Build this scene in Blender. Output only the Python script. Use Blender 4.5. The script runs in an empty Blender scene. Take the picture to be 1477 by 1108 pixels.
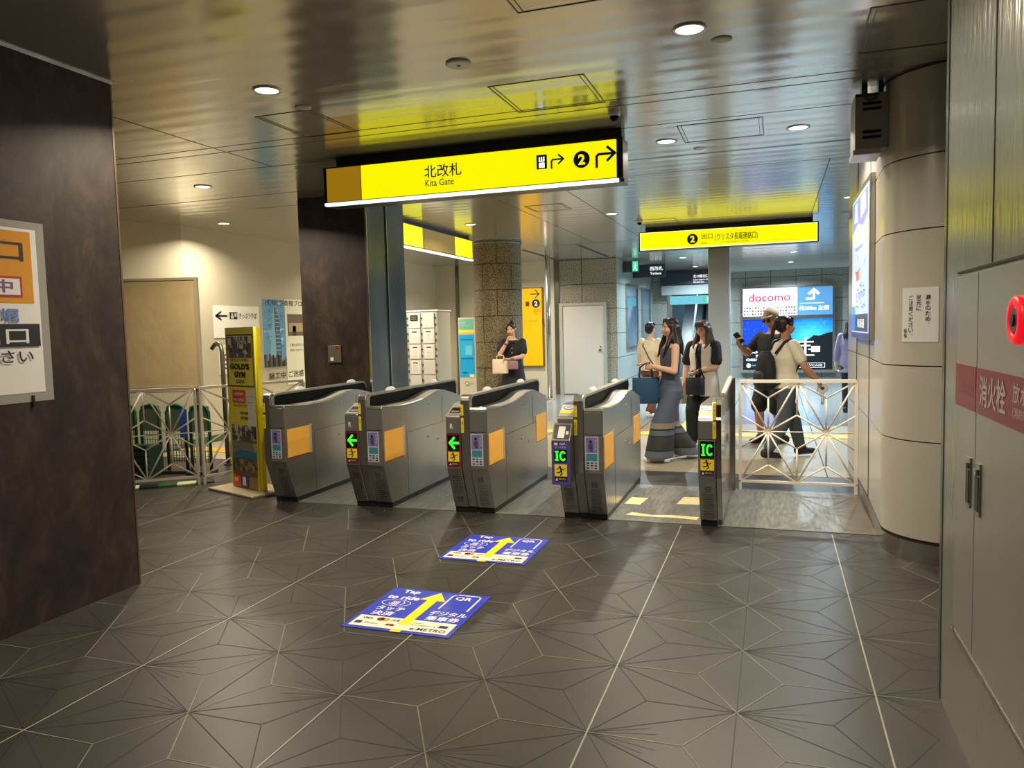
import bpy, bmesh, math, random
from mathutils import Vector, Matrix, Quaternion
random.seed(7)
SC = bpy.context.scene
COL = SC.collection
PI = math.pi

# ------------------------------------------------------------------ camera
cam_d = bpy.data.cameras.new('camera')
cam_d.sensor_width = 36.0
cam_d.lens = 36.0 * 1109.0 / 1477.0
cam_d.clip_end = 200
cam = bpy.data.objects.new('camera', cam_d)
COL.objects.link(cam)
Yc = Vector((378.5, 89.0, -1109.0)).normalized()
Zc = Vector((-0.0245293527, 0.997128158, 0.0716501768)).normalized()
Xc = Yc.cross(Zc).normalized()
Zc = Xc.cross(Yc).normalized()
cam.matrix_world = Matrix.Translation((0, 0, 1.55)) @ Matrix((Xc, Yc, Zc)).to_4x4()
SC.camera = cam

# ------------------------------------------------------------------ world, exposure
w = bpy.data.worlds.new('world'); SC.world = w; w.use_nodes = True
w.node_tree.nodes['Background'].inputs[0].default_value = (0.80, 0.86, 0.72, 1)
w.node_tree.nodes['Background'].inputs[1].default_value = 0.22
SC.view_settings.view_transform = 'Standard'
SC.view_settings.look = 'None'
SC.view_settings.gamma = 1.0
SC.view_settings.use_curve_mapping = False
SC.view_settings.exposure = 0.0

CEIL = 3.09
WARM = (1.0, 0.87, 0.68)
COOL = (0.72, 0.90, 1.0)
# downlights: x, y, watts, colour
LAMPS = [(-0.42, 4.23, 40, WARM), (-3.03, 4.22, 56, WARM), (0.18, 6.65, 48, WARM), (-0.86, 6.67, 48, WARM),
         (-5.57, 6.60, 68, WARM), (-7.15, 8.85, 40, WARM), (-4.21, 10.6, 52, WARM), (-2.11, 10.55, 60, WARM),
         (-6.9, 13.0, 80, WARM), (-0.42, 1.4, 20, WARM), (-3.03, 1.4, 12, WARM), (-1.7, -1.4, 24, WARM),
         (-5.2, 15.6, 80, WARM), (0.9, 10.6, 88, COOL),
         (-2.0, 14.6, 132, COOL), (0.4, 14.6, 132, COOL), (-2.0, 18.2, 149, COOL), (0.4, 18.2, 149, COOL), (2.0, 16.4, 132, COOL),
         (-2.0, 21.2, 115, COOL), (0.4, 21.2, 115, COOL), (-2.6, 24.4, 60, COOL)]  # last lamp is added to brighten the dark escalator hall

# ------------------------------------------------------------------ materials
def srgb(r, g, b):
    f = lambda c: (c / 255.0) / 12.92 if c <= 10 else ((c / 255.0 + 0.055) / 1.055) ** 2.4
    return (f(r), f(g), f(b), 1)
MATS = {}
def new_mat(name):
    m = bpy.data.materials.new(name); m.use_nodes = True
    return m, m.node_tree, m.node_tree.nodes['Principled BSDF']
def P(name, col, rough=0.5, metal=0.0, spec=0.5, noise=0.0, nscale=(6, 6, 6), bump=0.0, bscale=None, alpha=1.0, trans=0.0, coat=0.0):
    if name in MATS: return MATS[name]
    m, nt, b = new_mat(name)
    col = tuple(col) if len(col) == 4 else tuple(col) + (1,)
    b.inputs['Base Color'].default_value = col
    b.inputs['Roughness'].default_value = rough
    b.inputs['Metallic'].default_value = metal
    b.inputs['Specular IOR Level'].default_value = spec
    b.inputs['Transmission Weight'].default_value = trans
    b.inputs['Coat Weight'].default_value = coat
    b.inputs['Alpha'].default_value = alpha
    if noise or bump:
        tc = nt.nodes.new('ShaderNodeTexCoord'); mp = nt.nodes.new('ShaderNodeMapping'); mp.inputs['Scale'].default_value = nscale
        nt.links.new(tc.outputs['Object'], mp.inputs['Vector'])
        n = nt.nodes.new('ShaderNodeTexNoise'); n.inputs['Scale'].default_value = 1.0; n.inputs['Detail'].default_value = 5
        nt.links.new(mp.outputs['Vector'], n.inputs['Vector'])
        if noise:
            r = nt.nodes.new('ShaderNodeValToRGB')
            r.color_ramp.elements[0].position = 0.3; r.color_ramp.elements[1].position = 0.7
            r.color_ramp.elements[0].color = tuple(c * (1 - noise) for c in col[:3]) + (1,)
            r.color_ramp.elements[1].color = tuple(min(1, c * (1 + noise)) for c in col[:3]) + (1,)
            nt.links.new(n.outputs['Fac'], r.inputs['Fac']); nt.links.new(r.outputs['Color'], b.inputs['Base Color'])
        if bump:
            bp = nt.nodes.new('ShaderNodeBump'); bp.inputs['Strength'].default_value = bump; bp.inputs['Distance'].default_value = 0.01
            src = n
            if bscale:
                mp2 = nt.nodes.new('ShaderNodeMapping'); mp2.inputs['Scale'].default_value = bscale
                nt.links.new(tc.outputs['Object'], mp2.inputs['Vector'])
                src = nt.nodes.new('ShaderNodeTexNoise'); src.inputs['Scale'].default_value = 1.0; src.inputs['Detail'].default_value = 3
                nt.links.new(mp2.outputs['Vector'], src.inputs['Vector'])
            nt.links.new(src.outputs['Fac'], bp.inputs['Height']); nt.links.new(bp.outputs['Normal'], b.inputs['Normal'])
    MATS[name] = m
    return m
def EM(name, col, strength=1.0):
    if name in MATS: return MATS[name]
    m, nt, b = new_mat(name)
    col = tuple(col) if len(col) == 4 else tuple(col) + (1,)
    b.inputs['Base Color'].default_value = tuple(c * 0.4 for c in col[:3]) + (1,)
    b.inputs['Emission Color'].default_value = col
    b.inputs['Emission Strength'].default_value = strength
    b.inputs['Roughness'].default_value = 0.35
    MATS[name] = m
    return m
def mat_stone(name, axis, c1, c2, mortar, bw=0.9, bh=0.75, off=0.0, scale=130, gloss=0.55, uv=False, shift=(0, 0)):
    """speckled stone blocks; axis says which two object axes span the wall"""
    m, nt, b = new_mat(name)
    tc = nt.nodes.new('ShaderNodeTexCoord')
    sep = nt.nodes.new('ShaderNodeSeparateXYZ'); cmb = nt.nodes.new('ShaderNodeCombineXYZ')
    nt.links.new(tc.outputs['UV' if uv else 'Object'], sep.inputs[0])
    a = {'x': 0, 'y': 1, 'z': 2}
    nt.links.new(sep.outputs[a[axis[0]]], cmb.inputs[0]); nt.links.new(sep.outputs[a[axis[1]]], cmb.inputs[1])
    mp = nt.nodes.new('ShaderNodeMapping'); mp.inputs['Location'].default_value = (shift[0], shift[1], 0)
    nt.links.new(cmb.outputs[0], mp.inputs['Vector'])
    br = nt.nodes.new('ShaderNodeTexBrick'); br.offset = off; br.squash = 1
    br.inputs['Scale'].default_value = 1; br.inputs['Brick Width'].default_value = bw; br.inputs['Row Height'].default_value = bh
    br.inputs['Mortar Size'].default_value = 0.008; br.inputs['Mortar Smooth'].default_value = 0
    nt.links.new(mp.outputs[0], br.inputs['Vector'])
    n = nt.nodes.new('ShaderNodeTexNoise'); n.inputs['Scale'].default_value = scale; n.inputs['Detail'].default_value = 2
    nt.links.new(tc.outputs['Object'], n.inputs['Vector'])
    r = nt.nodes.new('ShaderNodeValToRGB'); r.color_ramp.elements[0].position = 0.40; r.color_ramp.elements[1].position = 0.62
    r.color_ramp.elements[0].color = c1; r.color_ramp.elements[1].color = c2
    nt.links.new(n.outputs['Fac'], r.inputs['Fac'])
    mx = nt.nodes.new('ShaderNodeMix'); mx.data_type = 'RGBA'
    nt.links.new(br.outputs['Fac'], mx.inputs['Factor']); nt.links.new(r.outputs['Color'], mx.inputs[6]); mx.inputs[7].default_value = mortar
    nt.links.new(mx.outputs[2], b.inputs['Base Color'])
    b.inputs['Roughness'].default_value = gloss
    MATS[name] = m
    return m

def mat_ceiling():
    m, nt, b = new_mat('brushed ceiling panel')
    tc = nt.nodes.new('ShaderNodeTexCoord')
    b.inputs['Base Color'].default_value = (0.56, 0.545, 0.49, 1)
    b.inputs['Metallic'].default_value = 0.62
    b.inputs['Roughness'].default_value = 0.17
    mp = nt.nodes.new('ShaderNodeMapping'); mp.inputs['Scale'].default_value = (0.7, 4.2, 1)
    nt.links.new(tc.outputs['Object'], mp.inputs['Vector'])
    n = nt.nodes.new('ShaderNodeTexNoise'); n.inputs['Scale'].default_value = 1.0; n.inputs['Detail'].default_value = 2.0
    nt.links.new(mp.outputs[0], n.inputs['Vector'])
    wv = nt.nodes.new('ShaderNodeTexWave'); wv.bands_direction = 'Y'; wv.inputs['Scale'].default_value = 1.5
    wv.inputs['Distortion'].default_value = 0.7; wv.inputs['Detail'].default_value = 1; wv.inputs['Detail Scale'].default_value = 0.5
    mp3 = nt.nodes.new('ShaderNodeMapping'); mp3.inputs['Scale'].default_value = (0.3, 1, 1)
    nt.links.new(tc.outputs['Object'], mp3.inputs['Vector']); nt.links.new(mp3.outputs[0], wv.inputs['Vector'])
    ad = nt.nodes.new('ShaderNodeMath'); ad.operation = 'MULTIPLY_ADD'; ad.inputs[1].default_value = 0.25
    nt.links.new(wv.outputs['Fac'], ad.inputs[0]); nt.links.new(n.outputs['Fac'], ad.inputs[2])
    bp = nt.nodes.new('ShaderNodeBump'); bp.inputs['Strength'].default_value = 0.6; bp.inputs['Distance'].default_value = 0.007
    nt.links.new(ad.outputs[0], bp.inputs['Height']); nt.links.new(bp.outputs[0], b.inputs['Normal'])
    return m
def mat_floor():
    m, nt, b = new_mat('dark floor tile')
    tc = nt.nodes.new('ShaderNodeTexCoord')
    n = nt.nodes.new('ShaderNodeTexNoise'); n.inputs['Scale'].default_value = 1.3; n.inputs['Detail'].default_value = 6; n.inputs['Roughness'].default_value = 0.65
    nt.links.new(tc.outputs['Object'], n.inputs['Vector'])
    r = nt.nodes.new('ShaderNodeValToRGB'); r.color_ramp.elements[0].position = 0.3; r.color_ramp.elements[1].position = 0.75
    r.color_ramp.elements[0].color = (0.030, 0.027, 0.023, 1); r.color_ramp.elements[1].color = (0.050, 0.045, 0.039, 1)
    nt.links.new(n.outputs['Fac'], r.inputs['Fac']); nt.links.new(r.outputs['Color'], b.inputs['Base Color'])
    r2 = nt.nodes.new('ShaderNodeMapRange'); r2.inputs['To Min'].default_value = 0.30; r2.inputs['To Max'].default_value = 0.48
    nt.links.new(n.outputs['Fac'], r2.inputs['Value']); nt.links.new(r2.outputs[0], b.inputs['Roughness'])
    b.inputs['Specular IOR Level'].default_value = 0.45
    return m
def mat_rust():
    m, nt, b = new_mat('rusted brown steel')
    tc = nt.nodes.new('ShaderNodeTexCoord'); mp = nt.nodes.new('ShaderNodeMapping'); mp.inputs['Scale'].default_value = (1.4, 1.4, 0.8)
    nt.links.new(tc.outputs['Object'], mp.inputs['Vector'])
    n = nt.nodes.new('ShaderNodeTexNoise'); n.inputs['Scale'].default_value = 3.2; n.inputs['Detail'].default_value = 12; n.inputs['Roughness'].default_value = 0.78; n.inputs['Distortion'].default_value = 0.5
    nt.links.new(mp.outputs[0], n.inputs['Vector'])
    r = nt.nodes.new('ShaderNodeValToRGB'); cr = r.color_ramp
    cr.elements[0].position = 0.33; cr.elements[0].color = (0.010, 0.008, 0.007, 1)
    cr.elements[1].position = 0.68; cr.elements[1].color = (0.080, 0.049, 0.034, 1)
    e = cr.elements.new(0.5); e.color = (0.034, 0.022, 0.017, 1)
    nt.links.new(n.outputs['Fac'], r.inputs['Fac']); nt.links.new(r.outputs['Color'], b.inputs['Base Color'])
    b.inputs['Roughness'].default_value = 0.48; b.inputs['Metallic'].default_value = 0.2
    return m
def mat_bands():
    """blue-grey wide trousers with striped hem, by height"""
    m, nt, b = new_mat('striped hem cloth')
    tc = nt.nodes.new('ShaderNodeTexCoord'); sep = nt.nodes.new('ShaderNodeSeparateXYZ')
    nt.links.new(tc.outputs['Object'], sep.inputs[0])
    r = nt.nodes.new('ShaderNodeValToRGB'); cr = r.color_ramp; cr.interpolation = 'CONSTANT'
    blue = (0.075, 0.10, 0.15, 1)
    st = [(0.0, (0.10, 0.12, 0.16, 1)), (0.14, (0.012, 0.013, 0.018, 1)), (0.16, (0.03, 0.032, 0.036, 1)), (0.30, (0.010, 0.011, 0.014, 1)),
          (0.315, (0.09, 0.11, 0.15, 1)), (0.37, (0.012, 0.013, 0.018, 1)), (0.39, (0.26, 0.21, 0.16, 1)), (0.45, blue)]
    cr.elements[0].position = 0; cr.elements[0].color = st[0][1]
    cr.elements[1].position = st[-1][0]; cr.elements[1].color = st[-1][1]
    for p, c in st[1:-1]:
        e = cr.elements.new(p); e.color = c
    nt.links.new(sep.outputs[2], r.inputs['Fac']); nt.links.new(r.outputs['Color'], b.inputs['Base Color'])
    b.inputs['Roughness'].default_value = 0.75
    return m

M_ceil = mat_ceiling(); M_floor = mat_floor(); M_rust = mat_rust()
M_granite = P('grey lane granite', srgb(112, 113, 108), 0.36, noise=0.35, nscale=(40, 5, 1))
M_tan = P('tan speckled granite floor', srgb(150, 138, 112), 0.4, noise=0.35, nscale=(45, 45, 45))
M_farfloor = P('polished far floor', srgb(140, 142, 140), 0.16, noise=0.10, nscale=(20, 20, 20))
M_tactile = P('yellow tactile tile', srgb(232, 180, 30), 0.55)
M_stone = mat_stone('speckled wall granite', 'xz', srgb(96, 92, 80), srgb(178, 170, 150), srgb(60, 54, 46), 0.92, 0.56, 0.0, 55, shift=(0.47, 0.28))
M_stone2 = mat_stone('smooth side granite', 'yz', srgb(124, 132, 130), srgb(164, 172, 168), srgb(60, 62, 60), 1.6, 0.56, 0.0, 60, 0.3, shift=(0.0, 0.28))
M_stonefar = mat_stone('far wall granite', 'xz', srgb(112, 114, 106), srgb(158, 160, 150), srgb(50, 52, 50), 0.66, 0.62, 0.0, 45, shift=(0.1, 0.30))
M_stonecol = mat_stone('column granite', 'xy', srgb(84, 74, 56), srgb(156, 142, 112), srgb(48, 40, 30), 0.62, 0.455, 0.5, 60, uv=True)
M_cream = P('cream wall panel', srgb(204, 196, 172), 0.55, noise=0.03, nscale=(1, 1, 1))
M_creamgloss = P('cream enamel panel', srgb(190, 184, 170), 0.24, spec=0.7, noise=0.03, nscale=(1.5, 1.5, 1.5))
M_hyd = P('pearl beige steel', (0.50, 0.49, 0.42), 0.25, metal=0.78, noise=0.05, nscale=(2, 2, 1), bump=0.45, bscale=(34, 34, 5))
M_hydd = P('satin steel door', (0.52, 0.52, 0.47), 0.33, metal=0.75, noise=0.05, nscale=(2, 2, 1), bump=0.12, bscale=(3, 3, 30))
M_steel = P('brushed stainless', (0.50, 0.48, 0.45), 0.24, metal=1.0, noise=0.08, nscale=(2, 2, 8), bump=0.05, bscale=(2, 2, 60))
M_gate = P('gate body steel', (0.40, 0.385, 0.35), 0.27, metal=0.85, noise=0.10, nscale=(2, 2, 2), bump=0.10, bscale=(2, 2, 3))
M_gatefront = P('gate front grey', (0.21, 0.203, 0.185), 0.36, metal=0.4)
M_gatetop = P('gate top light plate', srgb(190, 184, 172), 0.35, metal=0.3)
M_dkgrey = P('dark grey plastic', srgb(62, 61, 58), 0.4)
M_black = P('black trim', (0.012, 0.012, 0.012), 0.35)
M_hood = P('smoked acrylic', (0.004, 0.005, 0.004), 0.45, spec=0.08)
M_rim = P('hood rim metal', srgb(150, 148, 134), 0.35, metal=0.5)
M_seam = P('dark joint', (0.02, 0.016, 0.012), 0.6)
M_white = P('white paint', srgb(232, 226, 214), 0.45)
M_paper = P('white paper', srgb(226, 224, 220), 0.6)
M_ink = P('black ink', (0.015, 0.015, 0.018), 0.6)
M_grout = P('pale brass inlay', srgb(122, 117, 102), 0.45, noise=0.4, nscale=(3, 3, 3))
M_groove = P('dark floor groove', (0.014, 0.012, 0.010), 0.6)
M_dkpillar = P('polished dark steel', (0.16, 0.175, 0.165), 0.26, metal=0.8, noise=0.3, nscale=(2, 2, 1), bump=0.25, bscale=(9, 9, 3))
M_orange = P('orange sheet', srgb(250, 184, 72), 0.4, noise=0.04, nscale=(8, 8, 8))
M_yel = P('yellow enamel', srgb(240, 222, 20), 0.4)
M_yelsheet = P('amber notice board', srgb(250, 184, 4), 0.45)
M_red = P('red enamel', srgb(138, 18, 30), 0.30)
M_purple = P('purple panel', srgb(82, 72, 150), 0.4)
M_blue = P('blue floor film', srgb(52, 66, 190), 0.35)
M_green = P('dark green steel', srgb(18, 84, 44), 0.4)
M_skin = P('skin', srgb(222, 178, 152), 0.5)
M_skin2 = P('tanned skin', srgb(186, 134, 104), 0.5)
M_hair = P('dark brown hair', (0.016, 0.010, 0.008), 0.42)
M_hairb = P('chestnut hair', (0.060, 0.028, 0.018), 0.42)

# ------------------------------------------------------------------ object helpers
def link(o, parent=None, world=True):
    COL.objects.link(o)
    if parent is not None:
        o.parent = parent
    return o
def tag(o, label=None, cat=None, group=None, kind=None):
    if label: o['label'] = label
    if cat: o['category'] = cat
    if group: o['group'] = group
    if kind: o['kind'] = kind
    return o
def thing(name, label, cat, loc=(0, 0, 0), rotz=0.0, group=None):
    o = bpy.data.objects.new(name, None)
    o.empty_display_size = 0.1
    o.location = loc; o.rotation_euler = (0, 0, rotz)
    COL.objects.link(o)
    tag(o, label, cat, group)
    return o

class MB:
    """collects shapes, several materials allowed; build() links ONE mesh object"""
    def __init__(s): s.bm = bmesh.new(); s.mats = []; s.mi = 0
    def use(s, m):
        if m not in s.mats: s.mats.append(m)
        s.mi = s.mats.index(m); return s
    def face(s, pts):
        vs = [s.bm.verts.new(p) for p in pts]
        f = s.bm.faces.new(vs); f.material_index = s.mi; return f
    def box(s, x0, x1, y0, y1, z0, z1):
        v = [s.bm.verts.new((x, y, z)) for z in (z0, z1) for y in (y0, y1) for x in (x0, x1)]
        for q in ((0, 2, 3, 1), (4, 5, 7, 6), (0, 1, 5, 4), (2, 6, 7, 3), (0, 4, 6, 2), (1, 3, 7, 5)):
            f = s.bm.faces.new([v[i] for i in q]); f.material_index = s.mi
        return s
    def prism(s, prof, axis, a0, a1):
        def pt(p, a):
            if axis == 'x': return (a, p[0], p[1])
            if axis == 'y': return (p[0], a, p[1])
            return (p[0], p[1], a)
        A = [s.bm.verts.new(pt(p, a0)) for p in prof]; B = [s.bm.verts.new(pt(p, a1)) for p in prof]
        n = len(prof)
        fs = [s.bm.faces.new(A), s.bm.faces.new(B[::-1])]
        for i in range(n): fs.append(s.bm.faces.new([A[i], B[i], B[(i + 1) % n], A[(i + 1) % n]]))
        for f in fs: f.material_index = s.mi
        return s
    def rings(s, rings, closed=True, cap=True):
        R = [[s.bm.verts.new(p) for p in r] for r in rings]
        n = len(R[0])
        for a, b in zip(R, R[1:]):
            for i in range(n if closed else n - 1):
                f = s.bm.faces.new([a[i], a[(i + 1) % n], b[(i + 1) % n], b[i]]); f.material_index = s.mi; f.smooth = True
        if cap and closed:
            for r in (R[0][::-1], R[-1]):
                f = s.bm.faces.new(r); f.material_index = s.mi
        return s
    def tube(s, pts, r, n=10):
        pts = [Vector(p) for p in pts]; rs = r if isinstance(r, (list, tuple)) else [r] * len(pts)
        ring = []
        up = None
        for i, p in enumerate(pts):
            d = (pts[min(i + 1, len(pts) - 1)] - pts[max(i - 1, 0)]).normalized()
            if up is None: up = d.orthogonal().normalized()
            up = (up - d * up.dot(d)).normalized(); sd = d.cross(up)
            ring.append([p + (up * math.cos(2 * PI * k / n) + sd * math.sin(2 * PI * k / n)) * rs[i] for k in range(n)])
        return s.rings(ring)
    def capsule(s, p0, p1, r0, r1, n=12):
        p0 = Vector(p0); p1 = Vector(p1); d = p1 - p0
        L = d.length
        d = d.normalized() if L > 1e-6 else Vector((0, 0, 1))
        pts = []; rr = []
        for a in (-80, -60, -35, 0):
            pts.append(p0 + d * r0 * math.sin(math.radians(a))); rr.append(r0 * math.cos(math.radians(a)))
        for a in (0, 35, 60, 80):
            pts.append(p1 + d * r1 * math.sin(math.radians(a))); rr.append(r1 * math.cos(math.radians(a)))
        return s.tube(pts, rr, n)
    def cyl(s, c, r, h, axis='z', n=24, r2=None):
        c = Vector(c); a = {'x': Vector((1, 0, 0)), 'y': Vector((0, 1, 0)), 'z': Vector((0, 0, 1))}[axis]
        return s.tube([c, c + a * h], [r, r2 if r2 is not None else r], n)
    def ell(s, c, r, rot=None, n=14, m=9):
        c = Vector(c)
        ringsl = []
        for i in range(m + 1):
            th = -PI / 2 + PI * (i + 0.0001 + (0 if i < m else -0.0002)) / m
            cz = math.sin(th); cr = max(math.cos(th), 0.02)
            ring = []
            for k in range(n):
                v = Vector((math.cos(2 * PI * k / n) * cr * r[0], math.sin(2 * PI * k / n) * cr * r[1], cz * r[2]))
                if rot is not None: v = rot @ v
                ring.append(c + v)
            ringsl.append(ring)
        return s.rings(ringsl)
    def xform(s, M):
        bmesh.ops.transform(s.bm, matrix=M, verts=s.bm.verts); return s
    def build(s, name, mat=None, parent=None, world=True, bevel=0.0, smooth=False, remesh=0.0, subdiv=0, seg=2, noflip=False):
        if mat is not None: s.mats = [mat] if not s.mats else s.mats
        if not noflip: bmesh.ops.recalc_face_normals(s.bm, faces=s.bm.faces)
        off = Vector((0, 0, 0))
        if parent is not None and world:
            M = parent.matrix_basis if parent.parent is None else parent.parent.matrix_basis @ parent.matrix_basis
            Ml = Matrix.LocRotScale(Vector(parent.location), parent.rotation_euler, None)
            if parent.parent is not None:
                pp = parent.parent
                Ml = Matrix.LocRotScale(Vector(pp.location), pp.rotation_euler, None) @ Ml
            bmesh.ops.transform(s.bm, matrix=Ml.inverted(), verts=s.bm.verts)
        elif parent is None and world and s.bm.verts:
            xs = [v.co.x for v in s.bm.verts]; ys = [v.co.y for v in s.bm.verts]; zs = [v.co.z for v in s.bm.verts]
            off = Vector(((min(xs) + max(xs)) / 2, (min(ys) + max(ys)) / 2, min(zs))) if s.centre else off
            bmesh.ops.translate(s.bm, vec=-off, verts=s.bm.verts)
        me = bpy.data.meshes.new(name); s.bm.to_mesh(me); s.bm.free()
        for m in s.mats: me.materials.append(m)
        o = bpy.data.objects.new(name, me); o.location = off
        link(o, parent)
        if smooth or remesh:
            for p in me.polygons: p.use_smooth = True
        if remesh:
            r = o.modifiers.new('remesh', 'REMESH'); r.mode = 'VOXEL'; r.voxel_size = remesh; r.use_smooth_shade = True
            sm = o.modifiers.new('smooth', 'SMOOTH'); sm.factor = 0.5; sm.iterations = 3
        if bevel:
            b = o.modifiers.new('bevel', 'BEVEL'); b.width = bevel; b.segments = seg; b.limit_method = 'ANGLE'; b.angle_limit = math.radians(35)
        return o
    centre = False
def struct(name, mb, mat=None, bevel=0):
    o = mb.build(name, mat, None, world=False, bevel=bevel); o['kind'] = 'structure'; return o
def box1(name, mat, b, parent=None, bevel=0.0, world=True):
    return MB().box(*b).build(name, mat, parent, world=world, bevel=bevel)

_tc = {}
def text_mesh(body, bold=0.0):
    k = (body, bold)
    if k in _tc: return _tc[k]
    c = bpy.data.curves.new('t', 'FONT'); c.body = body; c.offset = bold; c.resolution_u = 3; c.fill_mode = 'FRONT'
    o = bpy.data.objects.new('t', c); COL.objects.link(o)
    bpy.context.view_layer.update()
    me = bpy.data.meshes.new_from_object(o.evaluated_get(bpy.context.evaluated_depsgraph_get()))
    vs = [v.co.copy() for v in me.vertices]; fs = [tuple(p.vertices) for p in me.polygons]
    bpy.data.objects.remove(o); bpy.data.curves.remove(c); bpy.data.meshes.remove(me)
    _tc[k] = (vs, fs); return _tc[k]

class G:
    """flat printed or lit graphic on a plane: origin O, right U, up V (both in metres)"""
    def __init__(s, O, U, V, step=0.0006):
        s.O = Vector(O); s.U = Vector(U).normalized(); s.V = Vector(V).normalized(); s.N = s.U.cross(s.V); s.mb = MB(); s.d = step; s.step = step
    def pt(s, u, v, d=None): return s.O + s.U * u + s.V * v + s.N * (s.d if d is None else d)
    def lay(s): s.d += s.step; return s
    def poly(s, pts, mat):
        s.mb.use(mat); s.mb.face([s.pt(*p) for p in pts]); return s
    def rect(s, u0, v0, u1, v1, mat): return s.poly([(u0, v0), (u1, v0), (u1, v1), (u0, v1)], mat)
    def disc(s, u, v, r, mat, n=28, ry=None):
        ry = ry or r
        return s.poly([(u + r * math.cos(2 * PI * k / n), v + ry * math.sin(2 * PI * k / n)) for k in range(n)], mat)
    def line(s, pts, w, mat):
        for (a, b) in zip(pts, pts[1:]):
            A = Vector(a); B = Vector(b); t = (B - A)
            if t.length < 1e-7: continue
            t = t.normalized(); n = Vector((-t.y, t.x)) * w / 2; A = A - t * w * 0.35; B = B + t * w * 0.35
            s.poly([(A - n)[:], (B - n)[:], (B + n)[:], (A + n)[:]], mat)
        return s
    def text(s, body, u, v, w, h, mat, bold=0.0):
        cjk = any(ord(ch) > 0x2E80 for ch in body)
        if cjk and bold > 0:
            k = h * min(bold, 0.03) * 1.0
            for du in (-k, 0.0, k):
                for dv in ((-k * 0.7, k * 0.7) if du == 0 else (0.0,)):
                    s.text(body, u + du, v + dv, w, h, mat, 0.0); s.d += 0.00002
            return s
        vs, fs = text_mesh(body, bold)
        if not vs: return s
        x0 = min(p.x for p in vs); x1 = max(p.x for p in vs); y0 = min(p.y for p in vs); y1 = max(p.y for p in vs)
        sx = w / max(x1 - x0, 1e-6); sy = h / max(y1 - y0, 1e-6)
        s.mb.use(mat)
        V = [s.mb.bm.verts.new(s.pt(u + (p.x - x0) * sx, v + (p.y - y0) * sy)) for p in vs]
        for f in fs:
            try:
                F = s.mb.bm.faces.new([V[i] for i in f]); F.material_index = s.mb.mi
            except ValueError: pass
        return s
    def vtext(s, body, u, v, w, h, mat, bold=0.0):
        n = len(body)
        for i, ch in enumerate(body):
            if ch in ' ': continue
            hh = h / n
            if ch in '、。': s.text(ch, u + w * 0.6, v + h - hh * (i + 0.45), w * 0.25, hh * 0.25, mat, bold)
            else: s.text(ch, u, v + h - hh * (i + 0.94), w, hh * 0.84, mat, bold)
        return s
    def build(s, name, parent, world=True):
        # faces wound to look along N already
        for f in s.mb.bm.faces:
            f.normal_update()
            if f.normal.dot(s.N) < 0: f.normal_flip()
        return s.mb.build(name, None, parent, world=world, noflip=True)

def copy_tree(o, parent=None):
    c = o.copy(); COL.objects.link(c); c.parent = parent
    for ch in o.children: copy_tree(ch, c)
    return c

# ------------------------------------------------------------------ room shell
fl = struct('floor', MB().box(-12, 6, -6, 30, -0.12, 0.0), M_floor)
# asanoha line pattern set into the dark tiles (x pitch 0.5385, star pitch 0.6145)
PX, PY = 0.5383, 0.6145
def cx_(i): return -0.681 + i * PX
light_segs, dark_segs, fan_segs, main_segs = [], [], [], []
def lattice():
    for i in range(-12, 4):
        x = cx_(i); even = (i % 2 == 0)
        for j in range(-9, 14):
            y = 2.776 + j * PY + (0 if even else PY / 2)
            # vertical star-star edge
            (main_segs if even else dark_segs).append(((x, y), (x, y + PY)))
            # diagonal star-star edges (to both columns on the right)
            for sg in (-1, 1): dark_segs.append(((x, y), (x + PX, y + sg * PY / 2)))
            third = PX / 3
            if even:
                for sx in (-1, 1):
                    light_segs.append(((x, y), (x + sx * third * 2, y)))
                    for sy in (-1, 1): dark_segs.append(((x, y), (x + sx * third, y + sy * PY / 2)))
            else:
                for sx in (-1, 1):
                    dark_segs.append(((x, y), (x + sx * third * 2, y)))
                    for sy in (-1, 1): light_segs.append(((x, y), (x + sx * third, y + sy * PY / 2)))
            h = (i * 7 + j * 13) % 5
            if h < 3:
                for a in (12, 22, -12, -22):
                    L = 0.30 - 0.03 * abs(a) / 12
                    sx = 1 if h != 1 else -1
                    fan_segs.append(((x, y), (x + sx * L * math.cos(math.radians(a)), y + L * math.sin(math.radians(a)))))
lattice()
def on_floor(p):
    x, y = p
    if y > 5.97 and not (x < -4.25 and y < 7.6): return False
    if x > 0.64 and y < 3.45: return False
    if x < -3.8 and y < 3.74: return False
    if y < -1.5 or x < -7.2 or x > 1.3: return False
    if x < -4.25 and y > 6.0 and (x - (-5.7)) * 1.15 < (y - 6.5) * 0.5: return False
    return True
def strips(segs, w, z, mat, name):
    mb = MB()
    for a, b in segs:
        A = Vector(a); B = Vector(b)
        n = 6 if (B - A).length > 0.4 else 3
        pts = [A.lerp(B, t / n) for t in range(n + 1)]
        for p, q in zip(pts, pts[1:]):
            if not (on_floor(p) and on_floor(q)): continue
            t = (q - p).normalized(); nn = Vector((-t.y, t.x)) * w / 2
            mb.face([(*(p - nn), z), (*(q - nn), z), (*(q + nn), z), (*(p + nn), z)])
    o = mb.build(name, mat, fl, world=False)
    return o
strips(fan_segs, 0.0022, 0.0006, M_groove, 'fan_groove')
strips(dark_segs, 0.0038, 0.0009, M_groove, 'tile_groove')
strips(light_segs, 0.0046, 0.0012, M_grout, 'inlay_line')
strips(main_segs, 0.0066, 0.0014, P('bright inlay', srgb(160, 154, 136), 0.4, noise=0.2, nscale=(3, 3, 3)), 'inlay_line')
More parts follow.
